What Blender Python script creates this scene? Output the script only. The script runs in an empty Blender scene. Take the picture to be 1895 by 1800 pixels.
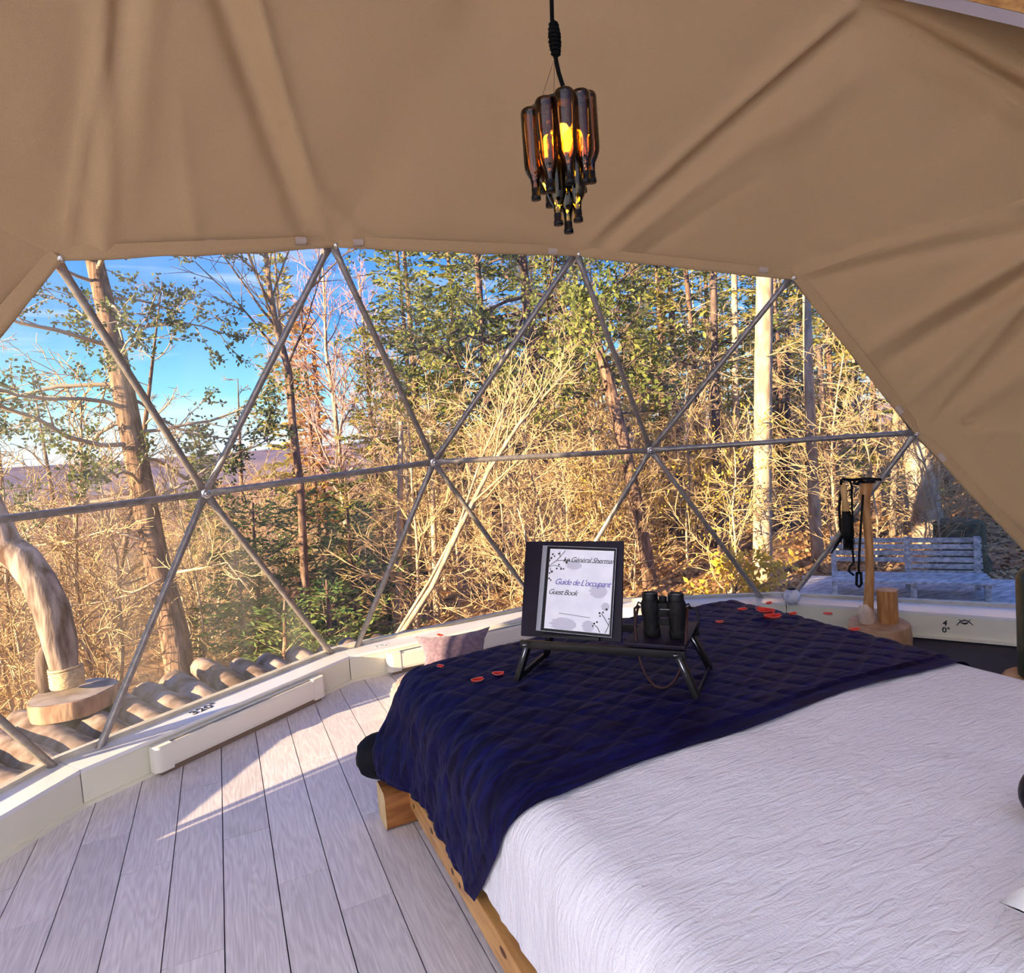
import bpy, bmesh, math, random
from mathutils import Vector, Matrix, noise
scene = bpy.context.scene
PI = math.pi
V = Vector

# ------------------------------------------------------------------ camera
EYE = 1.5345
FPX = 1207.65
RT = Matrix(((0.90797, 0.09350, -0.40847), (-0.41260, 0.02740, -0.91050), (-0.07394, 0.99524, 0.06346)))
q_ = RT.to_quaternion(); q_.normalize(); RT = q_.to_matrix()
ORG = V((0, 0, EYE))
cam_d = bpy.data.cameras.new('camera'); cam = bpy.data.objects.new('camera', cam_d)
scene.collection.objects.link(cam)
cam.matrix_world = Matrix.Translation(ORG) @ RT.to_4x4()
cam_d.sensor_fit = 'HORIZONTAL'; cam_d.sensor_width = 36.0; cam_d.lens = FPX / 1895.0 * 36.0
cam_d.clip_start = 0.02; cam_d.clip_end = 6000
scene.camera = cam

# ------------------------------------------------------------------ light, sky, exposure
scene.view_settings.view_transform = 'Standard'
scene.view_settings.look = 'None'
scene.view_settings.exposure = 1.02
scene.view_settings.gamma = 1.0
scene.view_settings.use_curve_mapping = False
cy = scene.cycles
cy.max_bounces = 7; cy.diffuse_bounces = 4; cy.glossy_bounces = 2; cy.transmission_bounces = 3; cy.transparent_max_bounces = 20
cy.caustics_reflective = False; cy.caustics_refractive = False; cy.use_adaptive_sampling = True; cy.adaptive_threshold = 0.09; cy.adaptive_min_samples = 12
SUN_DIR = V((0.9504, 0.2458, -0.1908)).normalized()
sun_d = bpy.data.lights.new('sun', 'SUN'); sun = bpy.data.objects.new('sun', sun_d)
scene.collection.objects.link(sun)
sun.rotation_euler = SUN_DIR.to_track_quat('-Z', 'Y').to_euler()
sun.location = (-20, -12, 12)
sun_d.energy = 11.0; sun_d.color = (1.0, 0.77, 0.46); sun_d.angle = math.radians(0.6)
world = bpy.data.worlds.new('world'); scene.world = world; world.use_nodes = True
wn, wl = world.node_tree.nodes, world.node_tree.links
wn.clear()
w_out = wn.new('ShaderNodeOutputWorld'); w_bg = wn.new('ShaderNodeBackground')
w_tc = wn.new('ShaderNodeTexCoord'); w_sep = wn.new('ShaderNodeSeparateXYZ')
w_ramp = wn.new('ShaderNodeValToRGB'); w_map = wn.new('ShaderNodeMapping')
w_noise = wn.new('ShaderNodeTexNoise'); w_cl = wn.new('ShaderNodeValToRGB'); w_mix = wn.new('ShaderNodeMixRGB')
wl.new(w_tc.outputs['Generated'], w_sep.inputs[0]); wl.new(w_sep.outputs['Z'], w_ramp.inputs[0])
cr = w_ramp.color_ramp
cr.elements[0].position = 0.0; cr.elements[0].color = (0.62, 0.66, 0.70, 1)
cr.elements[1].position = 1.0; cr.elements[1].color = (0.07, 0.16, 0.52, 1)
for p_, c_ in ((0.035, (0.50, 0.66, 0.72)), (0.10, (0.20, 0.50, 0.68)), (0.20, (0.075, 0.27, 0.66)), (0.40, (0.055, 0.17, 0.60))):
    e_ = cr.elements.new(p_); e_.color = (*c_, 1)
w_map.inputs['Scale'].default_value = (2.0, 2.0, 26.0)
wl.new(w_tc.outputs['Generated'], w_map.inputs[0]); wl.new(w_map.outputs[0], w_noise.inputs[0])
w_noise.inputs['Scale'].default_value = 2.2; w_noise.inputs['Detail'].default_value = 5
w_cl.color_ramp.elements[0].position = 0.52; w_cl.color_ramp.elements[0].color = (0, 0, 0, 1)
w_cl.color_ramp.elements[1].position = 0.72; w_cl.color_ramp.elements[1].color = (0.35, 0.35, 0.35, 1)
wl.new(w_noise.outputs['Fac'], w_cl.inputs[0]); wl.new(w_cl.outputs[0], w_mix.inputs['Fac'])
wl.new(w_ramp.outputs[0], w_mix.inputs['Color1']); w_mix.inputs['Color2'].default_value = (0.60, 0.64, 0.70, 1)
wl.new(w_mix.outputs[0], w_bg.inputs['Color']); w_bg.inputs['Strength'].default_value = 0.95
wl.new(w_bg.outputs[0], w_out.inputs['Surface'])

# ------------------------------------------------------------------ helpers
COL = scene.collection
def ray(px, py): return RT @ V((px - 947.5, 900.0 - py, -FPX))
def onz(px, py, z):
    r = ray(px, py); return ORG + r * ((z - EYE) / r.z)
def atd(px, py, depth): return ORG + ray(px, py) * (depth / FPX)
DOME_C = V((1.437, 0.517, 0.727)); DOME_R = 4.005
def onsph(px, py, R=DOME_R):
    r = ray(px, py).normalized(); o = ORG - DOME_C; b = o.dot(r); c = o.dot(o) - R * R
    return ORG + r * (-b + math.sqrt(b * b - c))
def polar(a, r, z=0.0): return V((DOME_C.x + r * math.cos(math.radians(a)), DOME_C.y + r * math.sin(math.radians(a)), z))
def smooth01(t): t = max(0.0, min(1.0, t)); return t * t * (3 - 2 * t)

class MB:
    def __init__(self): self.v = []; self.f = []; self.uv = None
    def quad(self, a, b, c, d):
        n = len(self.v); self.v += [V(a), V(b), V(c), V(d)]; self.f.append((n, n + 1, n + 2, n + 3))
    def tri(self, a, b, c):
        n = len(self.v); self.v += [V(a), V(b), V(c)]; self.f.append((n, n + 1, n + 2))
    def box(self, c, s, M=None):
        n = len(self.v); c = V(c)
        for z in (-.5, .5):
            for x, y in ((-.5, -.5), (.5, -.5), (.5, .5), (-.5, .5)):
                p = V((x * s[0], y * s[1], z * s[2]))
                if M is not None: p = M @ p
                self.v.append(c + p)
        for f in ((0, 3, 2, 1), (4, 5, 6, 7), (0, 1, 5, 4), (1, 2, 6, 5), (2, 3, 7, 6), (3, 0, 4, 7)):
            self.f.append(tuple(n + i for i in f))
    def bbox(self, c, s, M=None, b=0.006):
        """box with chamfered vertical and horizontal edges"""
        bm = bmesh.new(); bmesh.ops.create_cube(bm, size=1.0)
        for v in bm.verts: v.co = V((v.co.x * s[0], v.co.y * s[1], v.co.z * s[2]))
        bmesh.ops.bevel(bm, geom=bm.edges[:], offset=b, segments=2, affect='EDGES', profile=0.7)
        self.add_bm(bm, c, M)
    def add_bm(self, bm, c=(0, 0, 0), M=None):
        n = len(self.v); c = V(c); bm.verts.ensure_lookup_table(); bm.verts.index_update()
        for v in bm.verts: self.v.append(c + ((M @ v.co) if M is not None else v.co))
        for f in bm.faces: self.f.append(tuple(n + v.index for v in f.verts))
        bm.free()
    def prism(self, poly, z0, z1):
        n = len(self.v); k = len(poly)
        for p in poly: self.v.append(V((p[0], p[1], z0)))
        for p in poly: self.v.append(V((p[0], p[1], z1)))
        self.f.append(tuple(n + i for i in reversed(range(k)))); self.f.append(tuple(n + k + i for i in range(k)))
        for i in range(k):
            j = (i + 1) % k; self.f.append((n + i, n + j, n + k + j, n + k + i))
    def tube(self, pts, rad, seg=8, cap=True, flat=None):
        pts = [V(p) for p in pts]; n0 = len(self.v); m = len(pts)
        if not isinstance(rad, (list, tuple)): rad = [rad] * m
        up = None
        for i, p in enumerate(pts):
            t = (pts[min(i + 1, m - 1)] - pts[max(i - 1, 0)])
            if t.length < 1e-9: t = V((0, 0, 1))
            t.normalize()
            if up is None:
                up = t.orthogonal().normalized()
            else:
                up = up - t * up.dot(t)
                if up.length < 1e-6: up = t.orthogonal()
                up.normalize()
            side = t.cross(up)
            for k in range(seg):
                a = 2 * PI * k / seg; r = rad[i]
                self.v.append(p + up * (r * math.cos(a)) + side * (r * math.sin(a)))
        for i in range(m - 1):
            for k in range(seg):
                a = n0 + i * seg + k; b = n0 + i * seg + (k + 1) % seg
                self.f.append((a, b, b + seg, a + seg))
        if cap and seg > 2:
            self.f.append(tuple(n0 + k for k in reversed(range(seg))))
            self.f.append(tuple(n0 + (m - 1) * seg + k for k in range(seg)))
    def lathe(self, prof, seg=16, M=None, c=(0, 0, 0), close=True):
        n0 = len(self.v); c = V(c)
        for r, z in prof:
            for k in range(seg):
                a = 2 * PI * k / seg; p = V((r * math.cos(a), r * math.sin(a), z))
                if M is not None: p = M @ p
                self.v.append(c + p)
        for i in range(len(prof) - 1):
            for k in range(seg):
                a = n0 + i * seg + k; b = n0 + i * seg + (k + 1) % seg
                self.f.append((a, b, b + seg, a + seg))
        if close:
            self.f.append(tuple(n0 + k for k in reversed(range(seg))))
            self.f.append(tuple(n0 + (len(prof) - 1) * seg + k for k in range(seg)))
    def grid(self, rows):
        n0 = len(self.v); h = len(rows); w = len(rows[0])
        for r in rows: self.v += [V(p) for p in r]
        for i in range(h - 1):
            for j in range(w - 1):
                a = n0 + i * w + j; self.f.append((a, a + 1, a + w + 1, a + w))
    def mesh(self, name, origin=(0, 0, 0), smooth=True):
        o = V(origin); me = bpy.data.meshes.new(name)
        me.from_pydata([tuple(v - o) for v in self.v], [], self.f)
        if smooth: me.polygons.foreach_set('use_smooth', [True] * len(me.polygons))
        if self.uv:
            ul = me.uv_layers.new(name='UVMap')
            vi = [0] * len(me.loops); me.loops.foreach_get('vertex_index', vi)
            fl = []
            for i in vi: fl += self.uv[i]
            ul.data.foreach_set('uv', fl)
        me.update(); return me
    def build(self, name, mat, parent=None, smooth=True, angle=None):
        o_ = parent_origin(parent)
        me = self.mesh(name, o_, smooth); me.materials.append(mat)
        ob = bpy.data.objects.new(name, me); COL.objects.link(ob)
        if parent is not None: ob.parent = parent
        if angle is not None: sharp(me, angle)
        return ob
def parent_origin(p):
    o = V((0, 0, 0))
    while p is not None: o += p.location; p = p.parent
    return o
def sharp(me, deg):
    bm = bmesh.new(); bm.from_mesh(me); c = math.radians(deg)
    for e in bm.edges:
        if len(e.link_faces) == 2 and e.calc_face_angle(0) > c: e.smooth = False
    bm.to_mesh(me); bm.free()
def tag(o, label=None, cat=None, group=None, kind=None):
    if label: o['label'] = label
    if cat: o['category'] = cat
    if group: o['group'] = group
    if kind: o['kind'] = kind
    return o
def empty(name, loc, label=None, cat=None, group=None, kind=None):
    o = bpy.data.objects.new(name, None); o.empty_display_size = 0.05
    o.location = V(loc); COL.objects.link(o); return tag(o, label, cat, group, kind)

# ------------------------------------------------------------------ materials
def nodes(name):
    m = bpy.data.materials.new(name); m.use_nodes = True; nt = m.node_tree
    return m, nt, nt.nodes['Principled BSDF'], nt.nodes['Material Output']
def setp(b, **k):
    for n, v in k.items():
        s = b.inputs.get(n.replace('_', ' '))
        if s is not None: s.default_value = v
def plain(name, col, rough=0.6, metal=0.0, spec=0.5, **k):
    m, nt, b, o = nodes(name); setp(b, Base_Color=(*col, 1), Roughness=rough, Metallic=metal, **k)
    b.inputs['Specular IOR Level'].default_value = spec; return m
def mottled(name, c1, c2, scale=8.0, tcol=None, stretch=(1, 1, 1), rough=0.7, bump=0.0, detail=6, lo=0.35, hi=0.65, metal=0.0, spec=0.4, c3=None, bscale=None, rand=0.0, transl=0.0, sheen=0.0):
    m, nt, b, o = nodes(name); N, L = nt.nodes, nt.links
    tc = N.new('ShaderNodeTexCoord'); mp = N.new('ShaderNodeMapping'); mp.inputs['Scale'].default_value = stretch
    L.new(tc.outputs['Object'], mp.inputs[0])
    src = mp.outputs[0]
    if rand:
        oi = N.new('ShaderNodeObjectInfo'); ad = N.new('ShaderNodeVectorMath'); ad.operation = 'MULTIPLY_ADD'
        cx = N.new('ShaderNodeCombineXYZ'); mu = N.new('ShaderNodeMath'); mu.operation = 'MULTIPLY'; mu.inputs[1].default_value = 37.0
        L.new(oi.outputs['Random'], mu.inputs[0])
        for i in range(3): L.new(mu.outputs[0], cx.inputs[i])
        ad.operation = 'ADD'; L.new(src, ad.inputs[0]); L.new(cx.outputs[0], ad.inputs[1]); src = ad.outputs[0]
    nz = N.new('ShaderNodeTexNoise'); nz.inputs['Scale'].default_value = scale; nz.inputs['Detail'].default_value = detail
    L.new(src, nz.inputs['Vector'])
    rp = N.new('ShaderNodeValToRGB'); e = rp.color_ramp.elements
    e[0].position = lo; e[0].color = (*c1, 1); e[1].position = hi; e[1].color = (*c2, 1)
    if c3: x = rp.color_ramp.elements.new(min(1.0, hi + 0.15)); x.color = (*c3, 1)
    L.new(nz.outputs['Fac'], rp.inputs[0])
    colout = rp.outputs[0]
    if rand:
        hs = N.new('ShaderNodeHueSaturation'); mr = N.new('ShaderNodeMapRange')
        mr.inputs['To Min'].default_value = 1 - rand; mr.inputs['To Max'].default_value = 1 + rand
        L.new(oi.outputs['Random'], mr.inputs[0]); L.new(mr.outputs[0], hs.inputs['Value']); L.new(colout, hs.inputs['Color']); colout = hs.outputs[0]
    L.new(colout, b.inputs['Base Color']); setp(b, Roughness=rough, Metallic=metal)
    b.inputs['Specular IOR Level'].default_value = spec
    if sheen: b.inputs['Sheen Weight'].default_value = sheen
    if bump:
        bp = N.new('ShaderNodeBump'); bp.inputs['Strength'].default_value = bump; bp.inputs['Distance'].default_value = 0.02
        if bscale:
            n2 = N.new('ShaderNodeTexNoise'); n2.inputs['Scale'].default_value = bscale; n2.inputs['Detail'].default_value = 5
            L.new(src, n2.inputs['Vector']); L.new(n2.outputs['Fac'], bp.inputs['Height'])
        else: L.new(nz.outputs['Fac'], bp.inputs['Height'])
        L.new(bp.outputs[0], b.inputs['Normal'])
    if transl:
        tr = N.new('ShaderNodeBsdfTranslucent'); mx = N.new('ShaderNodeMixShader'); mx.inputs[0].default_value = transl
        L.new(colout, tr.inputs[0]) if tcol is None else setattr(tr.inputs[0], 'default_value', (*tcol, 1)); L.new(b.outputs[0], mx.inputs[1]); L.new(tr.outputs[0], mx.inputs[2]); L.new(mx.outputs[0], o.inputs[0])
    return m

M = {}
M['cover'] = mottled('daylight_fill_cover', (0.72, 0.70, 0.70), (0.78, 0.76, 0.77), 120, rough=0.9, bump=0.05, spec=0.1, transl=0.60, tcol=(.46, .58, .90))  # invented cloth: translucency and blue tint added to brighten and cool the room
M['fabric'] = mottled('canvas_liner', (0.55, 0.365, 0.190), (0.61, 0.415, 0.226), 260, rough=0.9, bump=0.10, spec=0.1, transl=0.0, lo=.3, hi=.7)
M['hem'] = mottled('canvas_hem', (0.50, 0.335, 0.175), (0.55, 0.375, 0.205), 200, rough=0.9, spec=0.1)
M['strap'] = plain('strap_white', (0.56, 0.44, 0.36), 0.6)
M['steel'] = mottled('galvanized_tube', (0.27, 0.235, 0.21), (0.38, 0.34, 0.31), 30, rough=0.42, metal=0.55, spec=0.5)
M['steel_dark'] = plain('strut_end', (0.20, 0.17, 0.15), 0.5, 0.6)
M['bolt'] = plain('bolt_head', (0.75, 0.74, 0.72), 0.25, 0.9)
M['ledge_top'] = mottled('ledge_top_paint', (0.84, 0.82, 0.82), (0.88, 0.86, 0.86), 5, rough=0.22, spec=0.6)
M['ledge_face'] = mottled('ledge_face_paint', (0.84, 0.79, 0.62), (0.88, 0.83, 0.67), 4, rough=0.4)
M['sill'] = mottled('sill_rail_wood', (0.55, 0.48, 0.36), (0.68, 0.62, 0.50), 12, stretch=(1, 1, 1), rough=0.5)
M['heater'] = plain('heater_enamel', (0.86, 0.80, 0.70), 0.35)
M['heater_dark'] = plain('heater_slot', (0.13, 0.11, 0.10), 0.6)
M['heater_foot'] = plain('heater_base', (0.20, 0.14, 0.10), 0.6)
M['ink'] = plain('black_ink', (0.02, 0.02, 0.025), 0.5)
M['pine'] = mottled('oiled_pine', (0.42, 0.19, 0.055), (0.66, 0.36, 0.12), 5, stretch=(6, 0.8, 6), rough=0.45, c3=(0.72, 0.42, 0.16), bump=0.1)
M['pine_end'] = mottled('pine_end_grain', (0.62, 0.40, 0.17), (0.74, 0.53, 0.27), 14, rough=0.6)
M['pine_dark'] = mottled('pine_beam', (0.24, 0.085, 0.022), (0.42, 0.17, 0.05), 7, stretch=(0.8, 5, 5), rough=0.5)
M['knot'] = plain('pine_knot', (0.10, 0.035, 0.015), 0.6)
M['sub'] = plain('subfloor', (0.035, 0.03, 0.035), 0.9)
M['black'] = plain('black_plastic', (0.004, 0.0035, 0.005), 0.42, spec=.25)
M['black_board'] = mottled('black_laminate', (0.006, 0.0035, 0.010), (0.010, 0.006, 0.020), 6, rough=0.5, spec=.2)
M['rubber'] = mottled('rubber_armour', (0.004, 0.0035, 0.0035), (0.008, 0.007, 0.007), 90, rough=0.6, bump=0.15, spec=.2)
M['alu'] = plain('bright_aluminium', (0.75, 0.75, 0.78), 0.25, 0.9)
M['lens'] = plain('lens_grey', (0.18, 0.18, 0.20), 0.2)
M['leather'] = plain('strap_leather', (0.035, 0.012, 0.012), 0.5, spec=.2)
M['petal'] = mottled('rose_petal', (0.62, 0.012, 0.012), (0.80, 0.035, 0.02), 30, rough=0.5, transl=0.2)
M['petal_rim'] = plain('petal_pale_rim', (0.80, 0.25, 0.18), 0.5)
M['iron'] = plain('wrought_iron', (0.005, 0.0045, 0.0045), 0.6, spec=.2)
M['ash'] = mottled('ash_handle', (0.42, 0.17, 0.05), (0.62, 0.32, 0.12), 6, stretch=(8, 8, 1), rough=0.4)
M['ash_pale'] = mottled('pale_handle', (0.62, 0.36, 0.13), (0.75, 0.48, 0.2), 6, stretch=(8, 8, 1), rough=0.4)
M['slab'] = mottled('wood_slab', (0.42, 0.22, 0.10), (0.60, 0.36, 0.19), 9, rough=0.6, bump=0.2)
M['bark'] = mottled('stump_bark', (0.15, 0.06, 0.025), (0.32, 0.15, 0.06), 16, stretch=(1, 1, .3), rough=0.85, bump=0.5)
M['paleburl'] = mottled('pale_burl', (0.62, 0.45, 0.33), (0.78, 0.62, 0.48), 12, rough=0.6, bump=0.3)
M['glaze'] = mottled('blue_white_glaze', (0.75, 0.75, 0.85), (0.35, 0.35, 0.65), 18, rough=0.12, lo=0.5, hi=0.7)
M['green'] = plain('dark_green_enamel', (0.006, 0.018, 0.012), 0.35)
M['brass'] = plain('old_brass', (0.55, 0.36, 0.14), 0.35, 0.9)
M['cushion'] = mottled('mauve_velvet', (0.14, 0.085, 0.12), (0.22, 0.15, 0.20), 60, rough=0.95, bump=0.2, sheen=0.6)
M['fluff'] = mottled('pale_pink_fleece', (0.34, 0.22, 0.21), (0.50, 0.36, 0.33), 70, rough=1.0, bump=0.9, spec=0.05)
M['pillow'] = mottled('white_pillow', (0.82, 0.82, 0.84), (0.88, 0.88, 0.90), 30, rough=0.9, bump=0.1)
M['cord'] = plain('black_cord', (0.003, 0.0025, 0.0025), 0.8, spec=.1)
M['wire'] = plain('thin_wire', (0.16, 0.10, 0.06), 0.4, 0.6)
M['weathered'] = mottled('grey_weathered_board', (0.30, 0.28, 0.28), (0.62, 0.58, 0.58), 5, stretch=(1, 6, 6), rough=0.85, bump=0.4, rand=0.12)
M['rope'] = mottled('coiled_rope', (0.42, 0.30, 0.17), (0.62, 0.46, 0.28), 40, rough=0.9, bump=0.4)

# quilted navy velvet: two crossing sets of stitched lines come from the geometry; the material adds nap and crushed streaks
def navy():
    m, nt, b, o = nodes('navy_quilt'); N, L = nt.nodes, nt.links
    tc = N.new('ShaderNodeTexCoord'); mp = N.new('ShaderNodeMapping'); mp.inputs['Scale'].default_value = (3.0, 26, 1)
    nz = N.new('ShaderNodeTexNoise'); nz.inputs['Scale'].default_value = 1.6; nz.inputs['Detail'].default_value = 4; nz.inputs['Distortion'].default_value = 1.2
    L.new(tc.outputs['UV'], mp.inputs[0]); L.new(mp.outputs[0], nz.inputs['Vector'])
    rp = N.new('ShaderNodeValToRGB'); e = rp.color_ramp.elements
    e[0].position = .38; e[0].color = (0.004, 0.0012, 0.016, 1); e[1].position = .70; e[1].color = (0.007, 0.007, 0.075, 1)
    L.new(nz.outputs['Fac'], rp.inputs[0]); L.new(rp.outputs[0], b.inputs['Base Color'])
    bp = N.new('ShaderNodeBump'); bp.inputs['Strength'].default_value = 0.28; bp.inputs['Distance'].default_value = 0.02
    L.new(nz.outputs['Fac'], bp.inputs['Height']); L.new(bp.outputs[0], b.inputs['Normal'])
    setp(b, Roughness=0.55); b.inputs['Specular IOR Level'].default_value = 0.10
    b.inputs['Sheen Weight'].default_value = 0.05; b.inputs['Sheen Roughness'].default_value = 0.35; b.inputs['Sheen Tint'].default_value = (0.16, 0.2, 0.8, 1)
    return m
M['navy'] = navy()
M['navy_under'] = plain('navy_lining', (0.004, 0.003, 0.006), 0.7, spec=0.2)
def muslin():
    m, nt, b, o = nodes('white_muslin'); N, L = nt.nodes, nt.links
    tc = N.new('ShaderNodeTexCoord'); mp = N.new('ShaderNodeMapping'); mp.inputs['Scale'].default_value = (1.2, 5.0, 1)
    n1 = N.new('ShaderNodeTexNoise'); n1.inputs['Scale'].default_value = 9; n1.inputs['Detail'].default_value = 7; n1.inputs['Distortion'].default_value = 1.4
    n2 = N.new('ShaderNodeTexNoise'); n2.inputs['Scale'].default_value = 160; n2.inputs['Detail'].default_value = 3
    L.new(tc.outputs['UV'], mp.inputs[0]); L.new(mp.outputs[0], n1.inputs['Vector']); L.new(tc.outputs['UV'], n2.inputs['Vector'])
    b1 = N.new('ShaderNodeBump'); b1.inputs['Strength'].default_value = 0.55; b1.inputs['Distance'].default_value = 0.018
    b2 = N.new('ShaderNodeBump'); b2.inputs['Strength'].default_value = 0.35; b2.inputs['Distance'].default_value = 0.004
    L.new(n1.outputs['Fac'], b1.inputs['Height']); L.new(n2.outputs['Fac'], b2.inputs['Height']); L.new(b1.outputs[0], b2.inputs['Normal']); L.new(b2.outputs[0], b.inputs['Normal'])
    setp(b, Base_Color=(0.80, 0.78, 0.84, 1), Roughness=0.95); b.inputs['Specular IOR Level'].default_value = 0.15
    return m
M['muslin'] = muslin()

def plank_mat():
    m, nt, b, o = nodes('grey_oak_plank'); N, L = nt.nodes, nt.links
    tc = N.new('ShaderNodeTexCoord'); oi = N.new('ShaderNodeObjectInfo')
    mu = N.new('ShaderNodeMath'); mu.operation = 'MULTIPLY'; mu.inputs[1].default_value = 53.0; L.new(oi.outputs['Random'], mu.inputs[0])
    cx = N.new('ShaderNodeCombineXYZ'); L.new(mu.outputs[0], cx.inputs[0]); L.new(mu.outputs[0], cx.inputs[2])
    ad = N.new('ShaderNodeVectorMath'); ad.operation = 'ADD'; L.new(tc.outputs['Object'], ad.inputs[0]); L.new(cx.outputs[0], ad.inputs[1])
    mp = N.new('ShaderNodeMapping'); mp.inputs['Scale'].default_value = (9, 1.1, 1); L.new(ad.outputs[0], mp.inputs[0])
    nz = N.new('ShaderNodeTexNoise'); nz.inputs['Scale'].default_value = 1.1; nz.inputs['Detail'].default_value = 2; L.new(mp.outputs[0], nz.inputs['Vector'])
    sm = N.new('ShaderNodeMath'); sm.operation = 'MULTIPLY'; sm.inputs[1].default_value = 90.0; L.new(nz.outputs['Fac'], sm.inputs[0])
    sn = N.new('ShaderNodeMath'); sn.operation = 'SINE'; L.new(sm.outputs[0], sn.inputs[0])
    m2 = N.new('ShaderNodeMapping'); m2.inputs['Scale'].default_value = (60, 2.5, 1); L.new(ad.outputs[0], m2.inputs[0])
    n2 = N.new('ShaderNodeTexNoise'); n2.inputs['Scale'].default_value = 3; n2.inputs['Detail'].default_value = 4; L.new(m2.outputs[0], n2.inputs['Vector'])
    a1 = N.new('ShaderNodeMath'); a1.operation = 'MULTIPLY_ADD'; a1.inputs[1].default_value = 0.10; L.new(sn.outputs[0], a1.inputs[0]); L.new(n2.outputs['Fac'], a1.inputs[2])
    rp = N.new('ShaderNodeValToRGB'); e = rp.color_ramp.elements
    e[0].position = .25; e[0].color = (0.60, 0.535, 0.54, 1); e[1].position = .75; e[1].color = (0.82, 0.755, 0.75, 1)
    L.new(a1.outputs[0], rp.inputs[0])
    hs = N.new('ShaderNodeHueSaturation'); mr = N.new('ShaderNodeMapRange'); mr.inputs['To Min'].default_value = .92; mr.inputs['To Max'].default_value = 1.08
    L.new(oi.outputs['Random'], mr.inputs[0]); L.new(mr.outputs[0], hs.inputs['Value']); L.new(rp.outputs[0], hs.inputs['Color']); L.new(hs.outputs[0], b.inputs['Base Color'])
    bp = N.new('ShaderNodeBump'); bp.inputs['Strength'].default_value = 0.12; bp.inputs['Distance'].default_value = 0.004
    L.new(a1.outputs[0], bp.inputs['Height']); L.new(bp.outputs[0], b.inputs['Normal'])
    setp(b, Roughness=0.38); b.inputs['Specular IOR Level'].default_value = 0.45
    return m
M['plank'] = plank_mat()

def pvc():
    m, nt, b, o = nodes('clear_vinyl'); N, L = nt.nodes, nt.links; N.remove(b)
    tp = N.new('ShaderNodeBsdfTransparent'); tp.inputs[0].default_value = (0.97, 0.97, 0.97, 1)
    gl = N.new('ShaderNodeBsdfGlossy'); gl.inputs['Roughness'].default_value = 0.08
    tr = N.new('ShaderNodeBsdfTranslucent'); tr.inputs[0].default_value = (0.9, 0.9, 0.9, 1)
    tc = N.new('ShaderNodeTexCoord'); nz = N.new('ShaderNodeTexNoise'); nz.inputs['Scale'].default_value = 1.3; nz.inputs['Detail'].default_value = 3
    mp = N.new('ShaderNodeMapping'); mp.inputs['Scale'].default_value = (3, 3, .5); L.new(tc.outputs['Object'], mp.inputs[0]); L.new(mp.outputs[0], nz.inputs['Vector'])
    mr = N.new('ShaderNodeMapRange'); mr.inputs['From Min'].default_value = .4; mr.inputs['From Max'].default_value = .75; mr.inputs['To Min'].default_value = 0.02; mr.inputs['To Max'].default_value = 0.09
    L.new(nz.outputs['Fac'], mr.inputs[0])
    m1 = N.new('ShaderNodeMixShader'); L.new(mr.outputs[0], m1.inputs[0]); L.new(tp.outputs[0], m1.inputs[1]); L.new(tr.outputs[0], m1.inputs[2])
    fr = N.new('ShaderNodeFresnel'); fr.inputs['IOR'].default_value = 1.25
    m2 = N.new('ShaderNodeMixShader'); L.new(fr.outputs[0], m2.inputs[0]); L.new(m1.outputs[0], m2.inputs[1]); L.new(gl.outputs[0], m2.inputs[2])
    L.new(m2.outputs[0], o.inputs[0]); return m
M['pvc'] = pvc()
def bottle_mat(name, col, tint):
    m, nt, b, o = nodes(name); N, L = nt.nodes, nt.links; N.remove(b)
    tp = N.new('ShaderNodeBsdfTransparent'); tp.inputs[0].default_value = (*tint, 1)
    gl = N.new('ShaderNodeBsdfGlossy'); gl.inputs['Roughness'].default_value = 0.05; gl.inputs[0].default_value = (1, 1, 1, 1)
    df = N.new('ShaderNodeBsdfDiffuse'); df.inputs[0].default_value = (*col, 1)
    m1 = N.new('ShaderNodeMixShader'); m1.inputs[0].default_value = 0.16; L.new(tp.outputs[0], m1.inputs[1]); L.new(df.outputs[0], m1.inputs[2])
    fr = N.new('ShaderNodeFresnel'); fr.inputs['IOR'].default_value = 1.5
    m2 = N.new('ShaderNodeMixShader'); L.new(fr.outputs[0], m2.inputs[0]); L.new(m1.outputs[0], m2.inputs[1]); L.new(gl.outputs[0], m2.inputs[2])
    L.new(m2.outputs[0], o.inputs[0]); return m
M['amber_glass'] = bottle_mat('amber_bottle_glass', (0.03, 0.012, 0.006), (0.80, 0.48, 0.22))
M['green_glass'] = bottle_mat('green_bottle_glass', (0.012, 0.014, 0.004), (0.55, 0.50, 0.15))
def emis(name, col, s):
    m, nt, b, o = nodes(name); setp(b, Base_Color=(*col, 1)); b.inputs['Emission Color'].default_value = (*col, 1); b.inputs['Emission Strength'].default_value = s; return m
M['bulb'] = emis('lit_bulb', (1.0, 0.50, 0.06), 40.0)

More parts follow.
